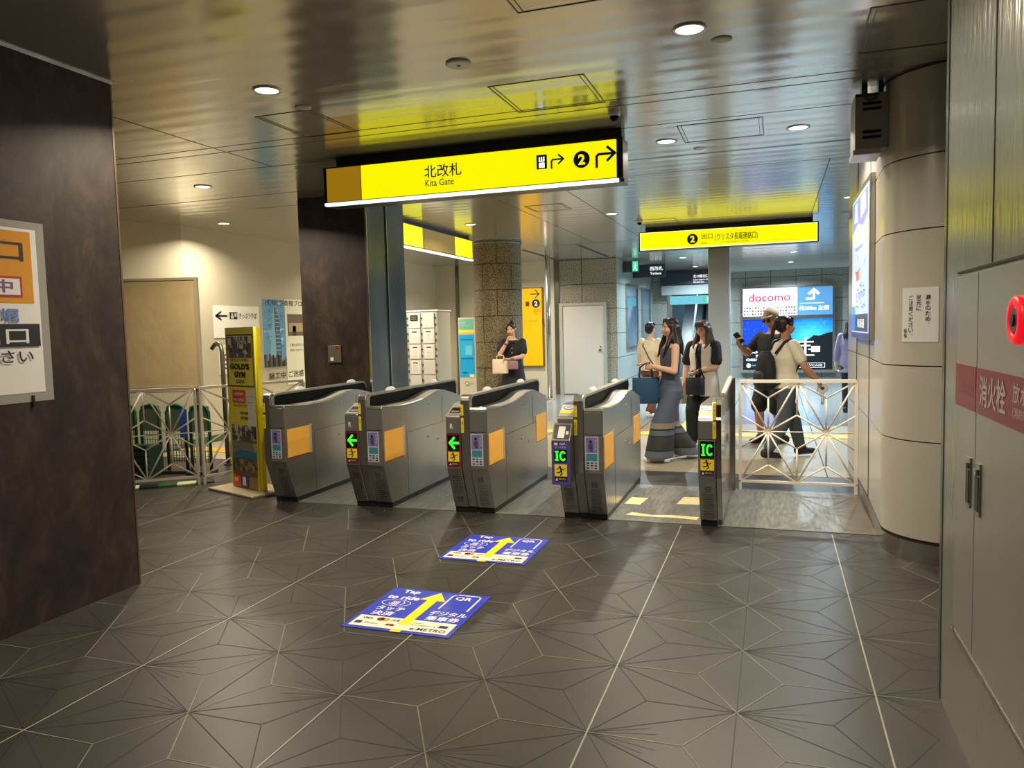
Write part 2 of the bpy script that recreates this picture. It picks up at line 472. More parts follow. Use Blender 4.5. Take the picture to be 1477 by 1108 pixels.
# floor finishes beyond the gate line
def slab(name, x0, x1, y0, y1, z, mat, par=fl): return MB().box(x0, x1, y0, y1, z - 0.02, z).build(name, mat, par, world=False)
slab('lane_paving', -4.17, 0.47, 6.0, 7.42, 0.004, M_granite)
slab('edge_paving', 0.47, 0.70, 6.0, 7.42, 0.004, P('worn brown tile', srgb(92, 82, 68), 0.4, noise=0.15, nscale=(5, 5, 5)))
for x in (-4.17, -3.9, -3.2, -2.95, -2.25, -1.95, -1.26, -0.95, -0.36, 0.06, 0.47):
    slab('joint', x - 0.004, x + 0.004, 6.0, 7.42, 0.0052, M_grout)
slab('joint', -4.17, 0.70, 5.99, 6.005, 0.0052, M_grout)
slab('tan_paving', -4.4, 2.6, 8.15, 14.2, 0.003, M_tan)
slab('polished_paving', -7.7, 3.4, 12.2, 22.6, 0.0045, M_farfloor)
slab('pale_paving', -7.75, -4.4, 7.9, 14.0, 0.003, P('pale floor', srgb(178, 168, 140), 0.35))
for x in (-3.1, -1.9, -0.7, 0.5, 1.7): slab('paving_joint', x - 0.006, x + 0.006, 8.15, 22.6, 0.006, M_groove)
slab('tactile_strip', -4.4, 2.6, 10.85, 11.15, 0.010, M_tactile)
slab('tactile_strip', -7.7, -5.3, 8.35, 8.65, 0.010, M_tactile)
slab('tactile_strip', -1.35, -1.05, 11.15, 14.0, 0.010, M_tactile)

# ceiling with joints, hatches
ce = struct('ceiling', MB().box(-12, 6, -6, 30, CEIL, CEIL + 0.15), M_ceil)
mb = MB()
for (x0, y0, x1, y1) in ((-7.6, 5.31, 0.50, 5.31), (-7.6, 5.47, 0.50, 5.47), (-7.6, 6.10, 0.52, 6.10), (-7.6, 7.28, 0.62, 7.28), (-6.0, 8.02, 0.70, 8.02),
                         (-4.36, 3.76, -4.36, 6.10), (-3.13, 8.02, -3.13, 14.0), (-2.22, 8.02, -2.22, 14.0), (-5.3, 3.8, -5.3, 5.3), (-4.2, 14.0, 1.5, 14.0),
                         (-7.6, 2.6, 0.6, 2.6), (-3.1, 17.0, 2.4, 17.0), (-3.1, 19.5, 2.4, 19.5), (0.50, 8.02, 0.50, 13.5)):
    if y0 == y1: mb.box(x0, x1, y0 - 0.004, y0 + 0.004, CEIL - 0.0015, CEIL + 0.01)
    else: mb.box(x0 - 0.004, x0 + 0.004, y0, y1, CEIL - 0.0015, CEIL + 0.01)
mb.build('panel_joint', M_seam, ce, world=False)
M_hatch = P('hatch rim', srgb(96, 92, 80), 0.4, metal=0.5)
for (x0, x1, y0, y1) in ((-1.73, -1.10, 4.71, 5.35), (-0.72, -0.08, 6.20, 6.79), (-3.48, -3.02, 4.69, 5.33), (-1.19, -0.40, 2.9, 3.70), (0.45, 1.0, 4.3, 5.0), (-1.95, -1.35, 11.4, 11.9), (-3.0, -2.5, 9.4, 9.9)):
    mb = MB()
    for k, (a, b, c, d) in enumerate(((x0, x1, y0, y0 + 0.008), (x0, x1, y1 - 0.008, y1), (x0, x0 + 0.008, y0, y1), (x1 - 0.008, x1, y0, y1),
                       (x0 + 0.03, x0 + 0.034, y0, y1), (x1 - 0.034, x1 - 0.03, y0, y1))):
        mb.box(a, b, c, d, CEIL - 0.003, CEIL + 0.002)
    mb.build('access_hatch', M_hatch, ce, world=False)
mb = MB()
for (x0, y0, x1, y1) in ((-3.52, 14.15, -3.45, 16.9), (-4.72, 14.5, -4.64, 16.9), (-1.2, 13.2, -1.1, 14.0), (0.9, 12.0, 1.9, 12.05)):
    mb.box(x0, x1, y0, y1, CEIL - 0.004, CEIL + 0.01)
mb.build('slot_vent', M_seam, ce, world=False)

# walls
wl = struct('wall_left', MB().box(-7.0, -3.80, -6, 3.74, 0, CEIL), M_rust)
MB().box(-3.801, -3.788, -6, 3.745, CEIL - 0.012, CEIL).build('top_edge', M_steel, wl, world=False)
MB().box(-3.806, -3.797, 3.733, 3.746, 0, CEIL - 0.012).build('corner_edge', P('bronze edge', (0.20, 0.13, 0.08), 0.35, metal=0.7), wl, world=False)
struct('wall_back', MB().box(-12, 6, -6.2, -6, 0, CEIL), P('rear wall', srgb(150, 142, 122), 0.6))
# cream wall on the left, behind the rail
struct('wall_cream_angled', MB().prism([(-8.6, 7.0), (-7.78, 8.73), (-8.2, 8.73), (-9.1, 7.0)], 'z', 0, CEIL), M_cream)
cw = struct('wall_cream', MB().box(-8.2, -7.78, 8.731, 17.2, 0, CEIL), M_cream)
struct('trim_1', MB().box(-7.787, -7.76, 8.6, 17.2, 0, 0.10), P('green plinth', srgb(70, 96, 60), 0.5))
MB().box(-7.784, -7.776, 12.4, 12.408, 0.1, CEIL).build('panel_seam', P('seam pale', srgb(222, 214, 190), 0.5), cw, world=False)
cw2 = struct('wall_nook', MB().box(-8.9, -4.68, 17.2, 17.5, 0, CEIL), M_cream)
MB().box(-7.25, -7.17, 17.17, 17.2, 0, CEIL).box(-4.80, -4.68, 17.17, 17.2, 0, CEIL).build('wall_strip', M_dkpillar, cw2, world=False)
# stone block with white service door, long side wall with two windows
ws = struct('wall_stone', MB().box(-4.68, -3.355, 17.2, 17.5, 0, CEIL), M_stone)
wside = struct('wall_side', MB().box(-3.65, -3.35, 17.21, 22.6, 0, CEIL), M_stone2)
dr = struct('door_1', MB().box(-4.60, -3.64, 17.15, 17.2, 0.02, 2.04), P('pale grey door', srgb(196, 192, 184), 0.45), bevel=0.004)
MB().box(-4.68, -4.60, 17.12, 17.2, 0, 2.10).box(-3.64, -3.58, 17.12, 17.2, 0, 2.10).box(-4.60, -3.64, 17.12, 17.2, 2.04, 2.10).build('door_frame', P('door frame grey', srgb(168, 164, 154), 0.4), dr, world=False)
MB().cyl((-3.73, 17.15, 1.02), 0.03, -0.05, 'y', 16).cyl((-3.73, 17.15, 1.10), 0.018, -0.012, 'y', 12).build('door_knob', M_steel, dr, world=False)
M_winglass = P('blue window glass', srgb(76, 104, 122), 0.08, spec=0.9)
for n, (y0, y1) in enumerate(((18.3, 19.8), (20.6, 21.9))):
    wn = struct('window_%d' % (n + 1), MB().box(-3.352, -3.335, y0, y1, 1.06, 2.5), M_winglass)
    MB().box(-3.35, -3.31, y0 - 0.06, y0, 1.0, 2.56).box(-3.35, -3.31, y1, y1 + 0.06, 1.0, 2.56).box(-3.35, -3.31, y0, y1, 2.5, 2.56).box(-3.35, -3.29, y0, y1, 1.0, 1.06).build('window_frame', M_steel, wn, world=False)
# far wall with escalator opening x -2.9..-1.5
wf = struct('wall_far', MB().box(-1.5, 3.6, 22.6, 22.9, 0, CEIL).box(-3.65, -2.95, 22.6, 22.9, 0, CEIL).box(-2.95, -1.5, 22.6, 22.9, 2.42, CEIL), M_stonefar)
struct('trim_2', MB().box(-3.34, 3.3, 22.52, 22.6, CEIL - 0.10, CEIL), P('ceiling edge trim', srgb(180, 188, 190), 0.4))
struct('wall_right_far', MB().box(3.3, 3.6, 8.6, 22.6, 0, CEIL), M_stone2)
# right enamel column wall, plan curve
def arc(cx, cy, r, a0, a1, n): return [(cx + r * math.cos(math.radians(a0 + (a1 - a0) * k / n)), cy + r * math.sin(math.radians(a0 + (a1 - a0) * k / n))) for k in range(n + 1)]
colpath = [(0.715, 8.45), (0.715, 6.62)] + arc(1.125, 5.72, 0.43, 180, 262, 44)[0:] + [(1.45, 5.24)]
def colpanel(z0, z1, off, mat, name, par=None, path=None):
    path = path or colpath
    mb = MB()
    P2 = [Vector(p) for p in path]
    inner = []
    for i, p in enumerate(P2):
        t = (P2[min(i + 1, len(P2) - 1)] - P2[max(i - 1, 0)]).normalized()
        n = Vector((t.y, -t.x))       # towards the hall side
        if n.x > 0 and n.y > 0: n = -n
        inner.append(p + (n * off if n.x < 0.2 else -n * off))
    back = [(1.6, 5.4), (1.6, 8.45)]
    mb.prism([tuple(p) for p in inner] + back, 'z', z0, z1)
    return mb
wr = struct('wall_right', colpanel(0.0, CEIL, 0.0, None, ''), M_seam)
for z0, z1 in ((0.15, 0.772), (0.780, 1.250), (1.258, 2.10), (2.108, 2.55), (2.558, 3.075)):
    o = colpanel(z0, z1, 0.010, None, '').build('enamel_panel', M_creamgloss, wr, world=False)
colpanel(0.0, 0.125, 0.004, None, '').build('kick_plate', M_steel, wr, world=False)
MB().box(0.700, 0.7045, 6.60, 6.606, 0.15, 3.07).box(0.700, 0.7045, 7.56, 7.566, 0.15, 3.07).build('vertical_joint', M_seam, wr, world=False)
# hydrant wall on the near right
wh = struct('wall_hydrant', MB().box(0.64, 1.6, -6, 3.45, 0, CEIL), M_hyd)
MB().box(0.637, 0.66, 3.43, 3.47, 0, CEIL).build('edge_trim', M_dkpillar, wh, world=False)
MB().box(0.665, 1.0, 3.47, 3.60, 0, CEIL).build('recess_panel', M_dkgrey, wh, world=False)
MB().box(1.0, 1.6, 3.45, 5.3, 0, CEIL).build('recess_wall', M_hyd, wh, world=False)
MB().box(0.985, 1.0, 3.6, 5.26, 0, CEIL).box(1.012, 1.03, 5.20, 5.235, 0, CEIL).build('recess_edge', M_steel, wh, world=False)
MB().box(0.638, 0.645, 2.755, 2.762, 1.72, CEIL).box(0.638, 0.645, 1.2, 1.207, 1.72, CEIL).box(0.632, 0.641, 0.4, 3.20, 1.708, 1.716).build('wall_seam', M_seam, wh, world=False)
# dark pillar clad in rusted steel with polished side
pl = struct('wall_pillar', MB().box(-5.16, -4.30, 7.66, 8.56, 0, CEIL), M_rust)
MB().box(-4.302, -4.285, 7.655, 8.10, 0, CEIL).box(-4.302, -4.285, 8.115, 8.57, 0, CEIL).build('side_cladding', M_dkpillar, pl, world=False)
MB().box(-4.287, -4.27, 8.10, 8.115, 0, CEIL).box(-4.30, -4.28, 7.648, 7.662, 0, CEIL).build('polished_bead', M_steel, pl, world=False)

# rear escalator hall
MB_ = MB().box(-3.2, -1.2, 25.9, 26.0, 0, 4.2)
struct('wall_escalator', MB_, P('dark hall', srgb(70, 96, 104), 0.3))
M_lit_blue = EM('blue lit soffit', srgb(120, 205, 225), 0.9)

# ------------------------------------------------------------------ downlights
M_lampface = EM('lamp glow', (1.0, 0.93, 0.80), 9.0)
M_lampcool = EM('lamp glow cool', (0.88, 0.96, 1.0), 7.0)
where = ['above the near floor on the right', 'above the near floor on the left', 'by the column speaker beyond the gates', 'left of the hatch above the gates',
         'above the rail and poster stand', 'close to the cream wall', 'beside the big granite column', 'between the two yellow exit signs', 'above the lockers',
         'overhead behind the viewer on the right', 'overhead behind the viewer on the left', 'far behind the viewer', 'in front of the amber board', 'right of the exit sign',
         'left one of the first far pair', 'right one of the first far pair', 'left one of the second far pair', 'right one of the second far pair', 'over the far right passage',
         'left one nearest the far wall', 'right one nearest the far wall', 'added unseen to brighten the escalator opening']
for i, (x, y, wt, c) in enumerate(LAMPS):
    cool = c == COOL
    t = thing('downlight', 'round recessed ceiling downlight ' + where[i], 'ceiling light', (x, y, CEIL), 0, 'recessed downlights')
    rp = []
    for (r, z) in ((0.088, 0.0), (0.088, -0.007), (0.074, -0.009), (0.070, -0.002), (0.070, 0.0)):
        rp.append([(x + r * math.cos(2 * PI * k / 28), y + r * math.sin(2 * PI * k / 28), CEIL + z) for k in range(28)])
    MB().rings(rp, cap=False).build('trim_ring', P('lamp ring', srgb(190, 186, 176), 0.3, metal=0.6), t)
    MB().cyl((x, y, CEIL - 0.004), 0.068, 0.003).build('lamp_lens', M_lampcool if cool else M_lampface, t)
    ld = bpy.data.lights.new('lamp_beam', 'AREA'); ld.shape = 'DISK'; ld.size = 0.12; ld.energy = wt; ld.color = c; ld.spread = math.radians(150)
    lo = bpy.data.objects.new('lamp_beam', ld); link(lo, t); lo.location = (0, 0, -0.02)

# ------------------------------------------------------------------ ceiling fittings
def ring_loft(x, y, z, prof, n=28): return [[(x + r * math.cos(2 * PI * k / n), y + r * math.sin(2 * PI * k / n), z + dz) for k in range(n)] for r, dz in prof]
sp = thing('ceiling_speaker', 'white round flat ceiling speaker between the two nearest downlights', 'speaker', (-1.73, 4.24, CEIL))
MB().rings(ring_loft(-1.73, 4.24, CEIL, [(0.072, 0), (0.075, -0.008), (0.066, -0.014)])).build('cover', P('fitting white', srgb(245, 243, 238), 0.5), sp)
MB().cyl((-1.73, 4.24, CEIL - 0.017), 0.012, 0.004).build('sensor', M_black, sp)
for (x, y, lab) in ((-3.04, 4.63, 'small flush round ceiling sensor behind the left front downlight'), (-0.27, 4.45, 'small flush round ceiling sensor beside the right front downlight'),
                    (-0.62, 7.05, 'small flush round ceiling sensor below the rectangular hatch')):
    t = MB().rings(ring_loft(0, 0, 0, [(0.055, 0), (0.055, -0.004), (0.03, -0.008)])).build('smoke_sensor', P('fitting grey', srgb(205, 200, 186), 0.5), None, world=False)
    t.location = (x, y, CEIL); tag(t, lab, 'sensor')
def cctv(x, y, lab):
    t = thing('security_camera', lab, 'camera', (x, y, CEIL))
    MB().rings(ring_loft(x, y, CEIL, [(0.044, 0), (0.044, -0.03), (0.038, -0.036)])).build('housing', P('camera beige', srgb(235, 232, 222), 0.4), t)
    MB().rings(ring_loft(x, y, CEIL - 0.034, [(0.034, 0), (0.032, -0.016), (0.020, -0.032), (0.003, -0.038)])).build('dome', M_hood, t)
cctv(-1.09, 5.60, 'dome security camera on the ceiling above the north gate sign')
cctv(-1.87, 11.4, 'dome security camera on the ceiling left of the exit sign')

# ------------------------------------------------------------------ illuminated signs
E_yel = EM('lit sign yellow', (0.96, 0.90, 0.0), 1.0)
E_amb = EM('lit sign covered amber', (0.30, 0.155, 0.005), 1.0)
E_white = EM('lit edge white', (0.93, 1.0, 0.84), 1.5)
M_signblack = P('sign housing black', (0.014, 0.017, 0.012), 0.35)
M_signink = P('sign ink', (0.02, 0.018, 0.01), 0.5)
def arrow_turn(g, u, v, s, mat):
    """arrow that goes up and turns right"""
    w = 0.13 * s
    g.line([(u, v), (u, v + 0.52 * s), (u + 0.10 * s, v + 0.62 * s), (u + 0.88 * s, v + 0.62 * s)], w, mat)
    g.lay().line([(u + 0.55 * s, v + 0.95 * s), (u + 0.93 * s, v + 0.62 * s), (u + 0.55 * s, v + 0.29 * s)], w, mat)
def two(g, u, v, r, disc, ink):
    g.lay().disc(u, v, r, disc); g.lay().text('2', u - r * 0.42, v - r * 0.62, r * 0.84, r * 1.24, ink, 0.035)

t = thing('gate_sign', 'long yellow illuminated hanging sign reading 北改札 Kita Gate', 'sign', (-2.43, 6.12, 2.66))
X0, X1, Z0, Z1 = -3.765, -1.105, 2.665, 3.005
MB().box(X0, X1, 6.0, 6.22, Z0 + 0.028, Z1).build('housing', M_signblack, t, bevel=0.004)
MB().box(X0 + 0.10, X1 - 0.02, 6.06, 6.20, Z1, CEIL - 0.001).build('ceiling_mount', M_signblack, t)
MB().box(X0 + 0.008, X1 - 0.04, 5.995, 6.04, Z0 + 0.004, Z0 + 0.028).build('light_strip', E_white, t)
MB().box(X0, X1, 6.04, 6.22, Z0 + 0.004, Z0 + 0.028).build('underside', M_signblack, t)
g = G((X0, 5.998, Z0), (1, 0, 0), (0, 0, 1))
g.rect(0.035, 0.035, 0.372, 0.325, E_amb).rect(0.378, 0.035, 2.61, 0.325, E_yel)
g.lay()
g.text('北改札', 0.98, 0.165, 0.335, 0.105, M_signink, 0.012).text('Kita Gate', 0.985, 0.095, 0.26, 0.055, M_signink, 0.006)
g.rect(1.965, 0.15, 2.052, 0.262, M_signink); g.lay().rect(1.985, 0.16, 2.032, 0.20, E_white).rect(1.985, 0.208, 2.032, 0.245, E_white)
g.lay().rect(1.995, 0.215, 2.003, 0.25, M_signink).rect(2.014, 0.215, 2.022, 0.25, M_signink).rect(1.99, 0.17, 2.027, 0.175, M_signink)
g.lay(); arrow_turn(g, 2.09, 0.15, 0.105, M_signink)
two(g, 2.335, 0.195, 0.066, M_signink, E_yel)
g.lay(); arrow_turn(g, 2.455, 0.125, 0.155, M_signink)
g.build('sign_face', t)

t = thing('exit_sign', 'yellow illuminated hanging sign reading 2 出口 Exit', 'sign', (-0.70, 12.4, 2.72))
X0, X1, Z0, Z1 = -2.03, 0.62, 2.72, 3.02
MB().box(X0, X1, 12.3, 12.5, Z0, Z1).build('housing', M_signblack, t, bevel=0.004)
MB().box(X0 + 0.10, X1 - 0.08, 12.33, 12.47, Z1, CEIL - 0.001).build('ceiling_mount', M_signblack, t)
g = G((X0, 12.297, Z0), (1, 0, 0), (0, 0, 1), 0.0012)
g.rect(0.02, 0.012, 2.63, 0.285, EM('lit rim pale yellow', (1.0, 1.0, 0.35), 1.3)); g.lay().rect(0.03, 0.035, 2.62, 0.278, E_yel)
two(g, 0.83, 0.145, 0.082, M_signink, E_yel)
g.lay().text('出口', 0.97, 0.135, 0.16, 0.085, M_signink, 0.015).text('Exit', 0.97, 0.06, 0.08, 0.035, M_signink)
g.text('(クリスタ長堀連絡口)', 1.17, 0.085, 0.62, 0.125, M_signink, 0.01).text('To Crysta Nagahori Passage', 1.25, 0.06, 0.42, 0.028, M_signink)
g.build('sign_face', t)
t = thing('covered_sign', 'yellow illuminated ceiling sign with an amber covered middle, beside the dark pillar', 'sign', (-4.8, 10.8, 2.72))
MB().box(-4.93, -4.80, 9.2, 12.15, 2.725, 3.05).build('housing', M_signblack, t)
MB().box(-4.92, -4.82, 9.3, 12.05, 3.05, CEIL - 0.001).build('ceiling_mount', M_signblack, t)
MB().box(-4.84, -4.79, 9.2, 12.15, 2.70, 2.726).build('light_strip', E_white, t)
g = G((-4.797, 9.2, 2.72), (0, 1, 0), (0, 0, 1), 0.001)
g.rect(0.0, 0.02, 1.0, 0.31, E_yel).rect(1.01, 0.02, 2.18, 0.31, EM('lit sign covered tan', (0.22, 0.15, 0.03), 1.0)).rect(2.19, 0.02, 2.93, 0.31, E_yel)
g.build('sign_face', t)

# sign lights carry the printed light onto ceiling and walls through their own glow

# exit pictogram and dark hanging boards at the far left corridor
t = thing('emergency_exit_sign', 'small green running figure sign high on the side granite wall', 'sign', (-3.2, 18.0, 2.80))
MB().box(-3.345, -2.98, 17.95, 18.06, 2.80, 3.05).build('housing', M_dkgrey, t)
g = G((-3.12, 17.947, 2.80), (1, 0, 0), (0, 0, 1), 0.001)
g.rect(0, 0.01, 0.13, 0.24, EM('exit green', (0.05, 0.75, 0.42), 0.9)); g.lay()
E_w = EM('lit white', (0.95, 0.98, 1.0), 1.0)
g.disc(0.07, 0.19, 0.014, E_w).line([(0.07, 0.175), (0.06, 0.11), (0.09, 0.06), (0.10, 0.03)], 0.016, E_w).line([(0.06, 0.11), (0.03, 0.04)], 0.016, E_w).line([(0.03, 0.13), (0.07, 0.16), (0.10, 0.13)], 0.012, E_w)
g.build('sign_face', t)
M_board = P('charcoal board', srgb(40, 50, 60), 0.4)
t = thing('direction_board', 'dark hanging direction board with white text beside the green running figure sign', 'sign', (-3.0, 19.4, 2.72))
MB().box(-3.345, -2.55, 19.3, 19.42, 2.74, 3.06).build('panel', M_board, t)
g = G((-2.95, 19.297, 2.74), (1, 0, 0), (0, 0, 1), 0.001); g.text('西改札', 0.03, 0.16, 0.32, 0.10, E_w, 0.02).text('Toilets', 0.03, 0.06, 0.28, 0.06, E_w, 0.02); g.build('lettering', t)
t = thing('overhead_board', 'wide dark overhead board with white lines of text above the escalator opening', 'sign', (-2.2, 22.3, 2.66))
MB().box(-3.08, -1.40, 22.25, 22.4, 2.68, 3.02).build('panel', M_board, t)
MB().box(-3.0, -1.5, 22.3, 22.4, 3.02, CEIL - 0.001).build('ceiling_mount', M_board, t)
MB().box(-3.05, -1.42, 22.3, 22.55, 2.40, 2.66).build('lintel', P('lintel grey', srgb(150, 160, 162), 0.4), t)
g = G((-3.08, 22.247, 2.68), (1, 0, 0), (0, 0, 1), 0.001); g.text('北10番出口', 0.92, 0.17, 0.42, 0.09, E_w, 0.02).text('Crysta Nagahori 地下街', 0.92, 0.09, 0.50, 0.055, E_w, 0.02).text('地上出口 Exit', 0.92, 0.03, 0.30, 0.045, E_w, 0.02); g.build('lettering', t)

# docomo light box on the far wall
t = thing('wall_lightbox', 'large lit wall light box reading docomo above a blue night sky poster', 'sign', (0.32, 22.5, 0.15))
X0, X1, Z0, Z1 = -0.90, 1.55, 0.16, 2.56
F = MB(); F.box(X0, X0 + 0.07, 22.40, 22.6, Z0, Z1).box(X1 - 0.07, X1, 22.40, 22.6, Z0, Z1).box(X0 + 0.07, X1 - 0.07, 22.40, 22.6, Z1 - 0.07, Z1).box(X0 + 0.07, X1 - 0.07, 22.40, 22.6, Z0, Z0 + 0.08).box(X0 + 0.07, X1 - 0.07, 22.41, 22.6, 1.64, 1.73)
F.build('frame', M_steel, t)
MB().box(X0 + 0.07, X1 - 0.07, 22.46, 22.6, Z0 + 0.08, Z1 - 0.07).build('backing', M_board, t)
g = G((X0 + 0.07, 22.455, 0.0), (1, 0, 0), (0, 0, 1), 0.002)
def tinge(n, r, gg, b, s=1.0): return EM(n, srgb(r, gg, b), s)
EW = tinge('screen white', 240, 246, 255, 1.35); ER = tinge('screen crimson', 215, 20, 75, 1.1); EB = tinge('screen steel blue', 82, 140, 190, 1.1)
g.rect(0.0, 1.73, 1.42, 2.49, EW).rect(1.42, 1.73, 2.31, 2.49, EB)
g.lay().text('docomo', 0.16, 2.13, 1.08, 0.22, ER, 0.012)
rnd = random.Random(3)
cols = [tinge('icon red', 190, 60, 60), tinge('icon grey', 120, 130, 140), tinge('icon tan', 190, 160, 120), tinge('icon dark', 60, 60, 80)]
for r in range(3):
    for c in range(19):
        x = 0.02 + c * 0.073; z = 1.76 + r * 0.085
        g.rect(x, z, x + 0.045, z + 0.05, cols[rnd.randrange(4)])
g.line([(1.66, 2.17), (1.84, 2.17), (1.84, 2.36)], 0.06, EW); g.lay().poly([(1.68, 2.31), (1.84, 2.46), (2.0, 2.31), (1.94, 2.27), (1.84, 2.36), (1.74, 2.27)], EW)
g.text('約200m 左側', 1.47, 1.86, 0.74, 0.12, EW, 0.03).rect(1.48, 2.04, 2.1, 2.055, EW)
# night sky: bands from deep blue to cyan
sky = []
N = 14
def skycol(u, v):
    d = math.hypot((u - 0.78) * 1.2, (v - 0.62) * 1.0)
    k = max(0.0, 1 - d / 0.62)
    return (int(6 + 90 * k ** 1.4), int(60 + 180 * k), int(205 + 45 * k))
cell = {}
for i in range(N * 2):
    for j in range(N):
        u = (i + 0.5) / (2 * N); v = (j + 0.5) / N
        c = skycol(u, v); c = tuple(int(q / 12) * 12 for q in c)
        g.rect(2.31 * i / (2 * N), 0.24 + 1.40 * j / N, 2.31 * (i + 1) / (2 * N), 0.24 + 1.40 * (j + 1) / N, tinge('night sky %d %d %d' % c, *c))
g.lay()
for k in range(70):
    u = rnd.uniform(0.02, 2.28); v = rnd.uniform(0.95, 1.62); s = rnd.uniform(0.004, 0.009); g.rect(u, v, u + s, v + s, EW)
EK = tinge('poster night ground', 4, 14, 22)
g.lay().poly([(0, 0.24), (2.31, 0.24), (2.31, 1.26), (2.2, 1.24), (2.08, 1.2), (1.98, 1.16), (1.84, 1.18), (1.72, 1.08), (1.5, 0.98), (1.2, 0.90), (0.8, 0.93), (0.4, 0.90), (0, 0.95)], EK)
g.lay()
for i, (s_, u) in enumerate((('CITIZEN', 0.08), ('PLANET', 0.08), ('STAR', 0.34), ('OSSCA', 0.08))):
    g.text(s_, u, 0.80 - i * 0.105, 0.09 * len(s_), 0.07, EW, 0.03)
g.disc(0.15, 0.36, 0.06, EW).rect(0.24, 0.35, 0.40, 0.38, tinge('poster aqua', 70, 170, 210)).rect(0.46, 0.34, 0.9, 0.37, EW)
for (u, v, a, b) in ((1.60, 0.5, 0.055, 0.62), (1.42, 0.98, 0.42, 0.035), (1.46, 0.88, 0.30, 0.035), (1.44, 0.62, 0.42, 0.03), (1.44, 0.55, 0.12, 0.08), (1.78, 0.72, 0.22, 0.16), (1.70, 0.78, 0.1, 0.03)): g.rect(u, v, u + a, v + b, EW)
g.line([(1.4, 0.30), (2.12, 0.30), (2.12, 0.42), (1.4, 0.42), (1.4, 0.30)], 0.012, EW).text('SHOWCASE', 1.46, 0.335, 0.6, 0.05, EW)
g.build('screen', t)

# lit map box on the right enamel wall
t = thing('map_lightbox', 'tall lit notice case of pale blue printed matter on the enamel wall', 'sign', (0.69, 6.9, 1.43))
MB().box(0.66, 0.704, 6.22, 7.58, 1.40, 2.62).build('frame', M_steel, t, bevel=0.004)
g = G((0.659, 7.55, 1.43), (0, -1, 0), (0, 0, 1), 0.0008)
E1 = tinge('case pale blue', 178, 196, 240, 1.15); E2 = tinge('case violet', 120, 130, 225); E3 = tinge('case cream', 250, 240, 190, 1.1); E4 = tinge('case blue', 60, 150, 255, 1.3); E5 = tinge('case grey', 70, 74, 82)
g.rect(0.02, 0.02, 1.28, 1.14, E1); g.lay()
g.poly([(0.06, 0.80), (1.22, 0.74), (1.22, 1.12), (0.06, 1.12)], E2); g.rect(0.04, 0.03, 1.26, 0.17, E5).rect(0.04, 0.03, 0.3, 0.24, E4)
g.lay().poly([(0.06, 0.78), (1.22, 0.70), (1.22, 0.92), (0.9, 0.86), (0.5, 0.92), (0.06, 0.86)], E3)
g.poly([(0.2, 0.95), (0.5, 0.93), (0.44, 1.1), (0.24, 1.1)], tinge('case aqua', 190, 225, 245)); g.poly([(0.7, 0.93), (1.1, 0.97), (1.05, 1.1), (0.72, 1.1)], tinge('case lilac', 205, 190, 235))
g.text('Nagahori', 0.3, 0.69, 0.6, 0.045, E5).text('地下街案内', 0.35, 0.30, 0.7, 0.05, E2)
g.rect(0.36, 0.45, 0.62, 0.53, tinge('case orange', 225, 120, 80)).rect(0.10, 0.24, 0.36, 0.50, EW)
for k in range(26):
    u = rnd.uniform(0.40, 1.1); v = rnd.uniform(0.2, 0.42); g.rect(u, v, u + rnd.uniform(0.03, 0.12), v + 0.012, E2)
for k in range(10):
    a = (rnd.uniform(0.3, 1.1), rnd.uniform(0.46, 0.66)); g.line([a, (a[0] + rnd.uniform(-0.2, 0.2), a[1] + rnd.uniform(-0.06, 0.06))], 0.008, E5)
g.text('長堀通', 0.5, 0.06, 0.5, 0.07, EW)
g.build('lit_print', t)

# wall speaker cabinet near the column
t = thing('wall_speaker', 'grey slotted cabinet hung high in front of the enamel column', 'speaker', (0.59, 5.75, 2.64))
MB().box(0.50, 0.70, 5.60, 5.92, 2.665, 3.02).build('cabinet', P('cabinet green grey', srgb(158, 160, 142), 0.5), t, bevel=0.004)
mb = MB()
for z in (2.73, 2.765, 2.91, 2.945): mb.box(0.545, 0.655, 5.596, 5.602, z, z + 0.017)
mb.build('slot', M_black, t)
MB().box(0.49, 0.66, 5.62, 5.90, 2.635, 2.665).build('lit_underside', P('lit underside tone', srgb(210, 206, 220), 0.4), t)  # pale slab paints the light falling on the cabinet underside
MB().box(0.54, 0.575, 5.62, 5.70, 3.02, CEIL - 0.001).box(0.64, 0.67, 5.62, 5.70, 3.02, CEIL - 0.001).box(0.50, 0.64, 5.585, 5.60, 3.0, 3.015).build('bracket', M_black, t)
MB().tube([(0.56, 5.59, 3.04), (0.55, 5.57, 2.99), (0.58, 5.565, 2.965), (0.63, 5.59, 2.985)], 0.008, 8).build('cable', M_dkgrey, t)

# paper notice on the column: plane touching the curved front
t = thing('paper_notice', 'white vertical paper notice taped to the cream column about leaking water', 'notice', (0.86, 5.3, 1.41))
def colsurf(a, off=0.0145): return (1.125 + (0.43 + off) * math.cos(math.radians(a)), 5.72 + (0.43 + off) * math.sin(math.radians(a)))
mb = MB(); A0, A1 = 217, 247
pr = [[(*colsurf(A0 + (A1 - A0) * k / 8), z) for z in (1.405, 1.745)] for k in range(9)]
mb.rings(pr, closed=False, cap=False).build('paper_sheet', M_paper, t)
P0 = Vector((*colsurf(A0, 0.016), 0)); P1 = Vector((*colsurf(A1, 0.016), 0))
mid = Vector((*colsurf((A0 + A1) / 2, 0.016), 0))
U = (P1 - P0).normalized(); W = (P1 - P0).length
def coltext(body, frac, z1, h, w=0.024):
    n = len(body); a = A0 + (A1 - A0) * frac
    c = Vector((*colsurf(a, 0.0165), 0)); tt = Vector((-math.sin(math.radians(a)), math.cos(math.radians(a)), 0))
    gg = G((c.x, c.y, z1 - h), tt, (0, 0, 1)); gg.vtext(body, -w / 2, 0, w, h, M_ink, 0.01); return gg
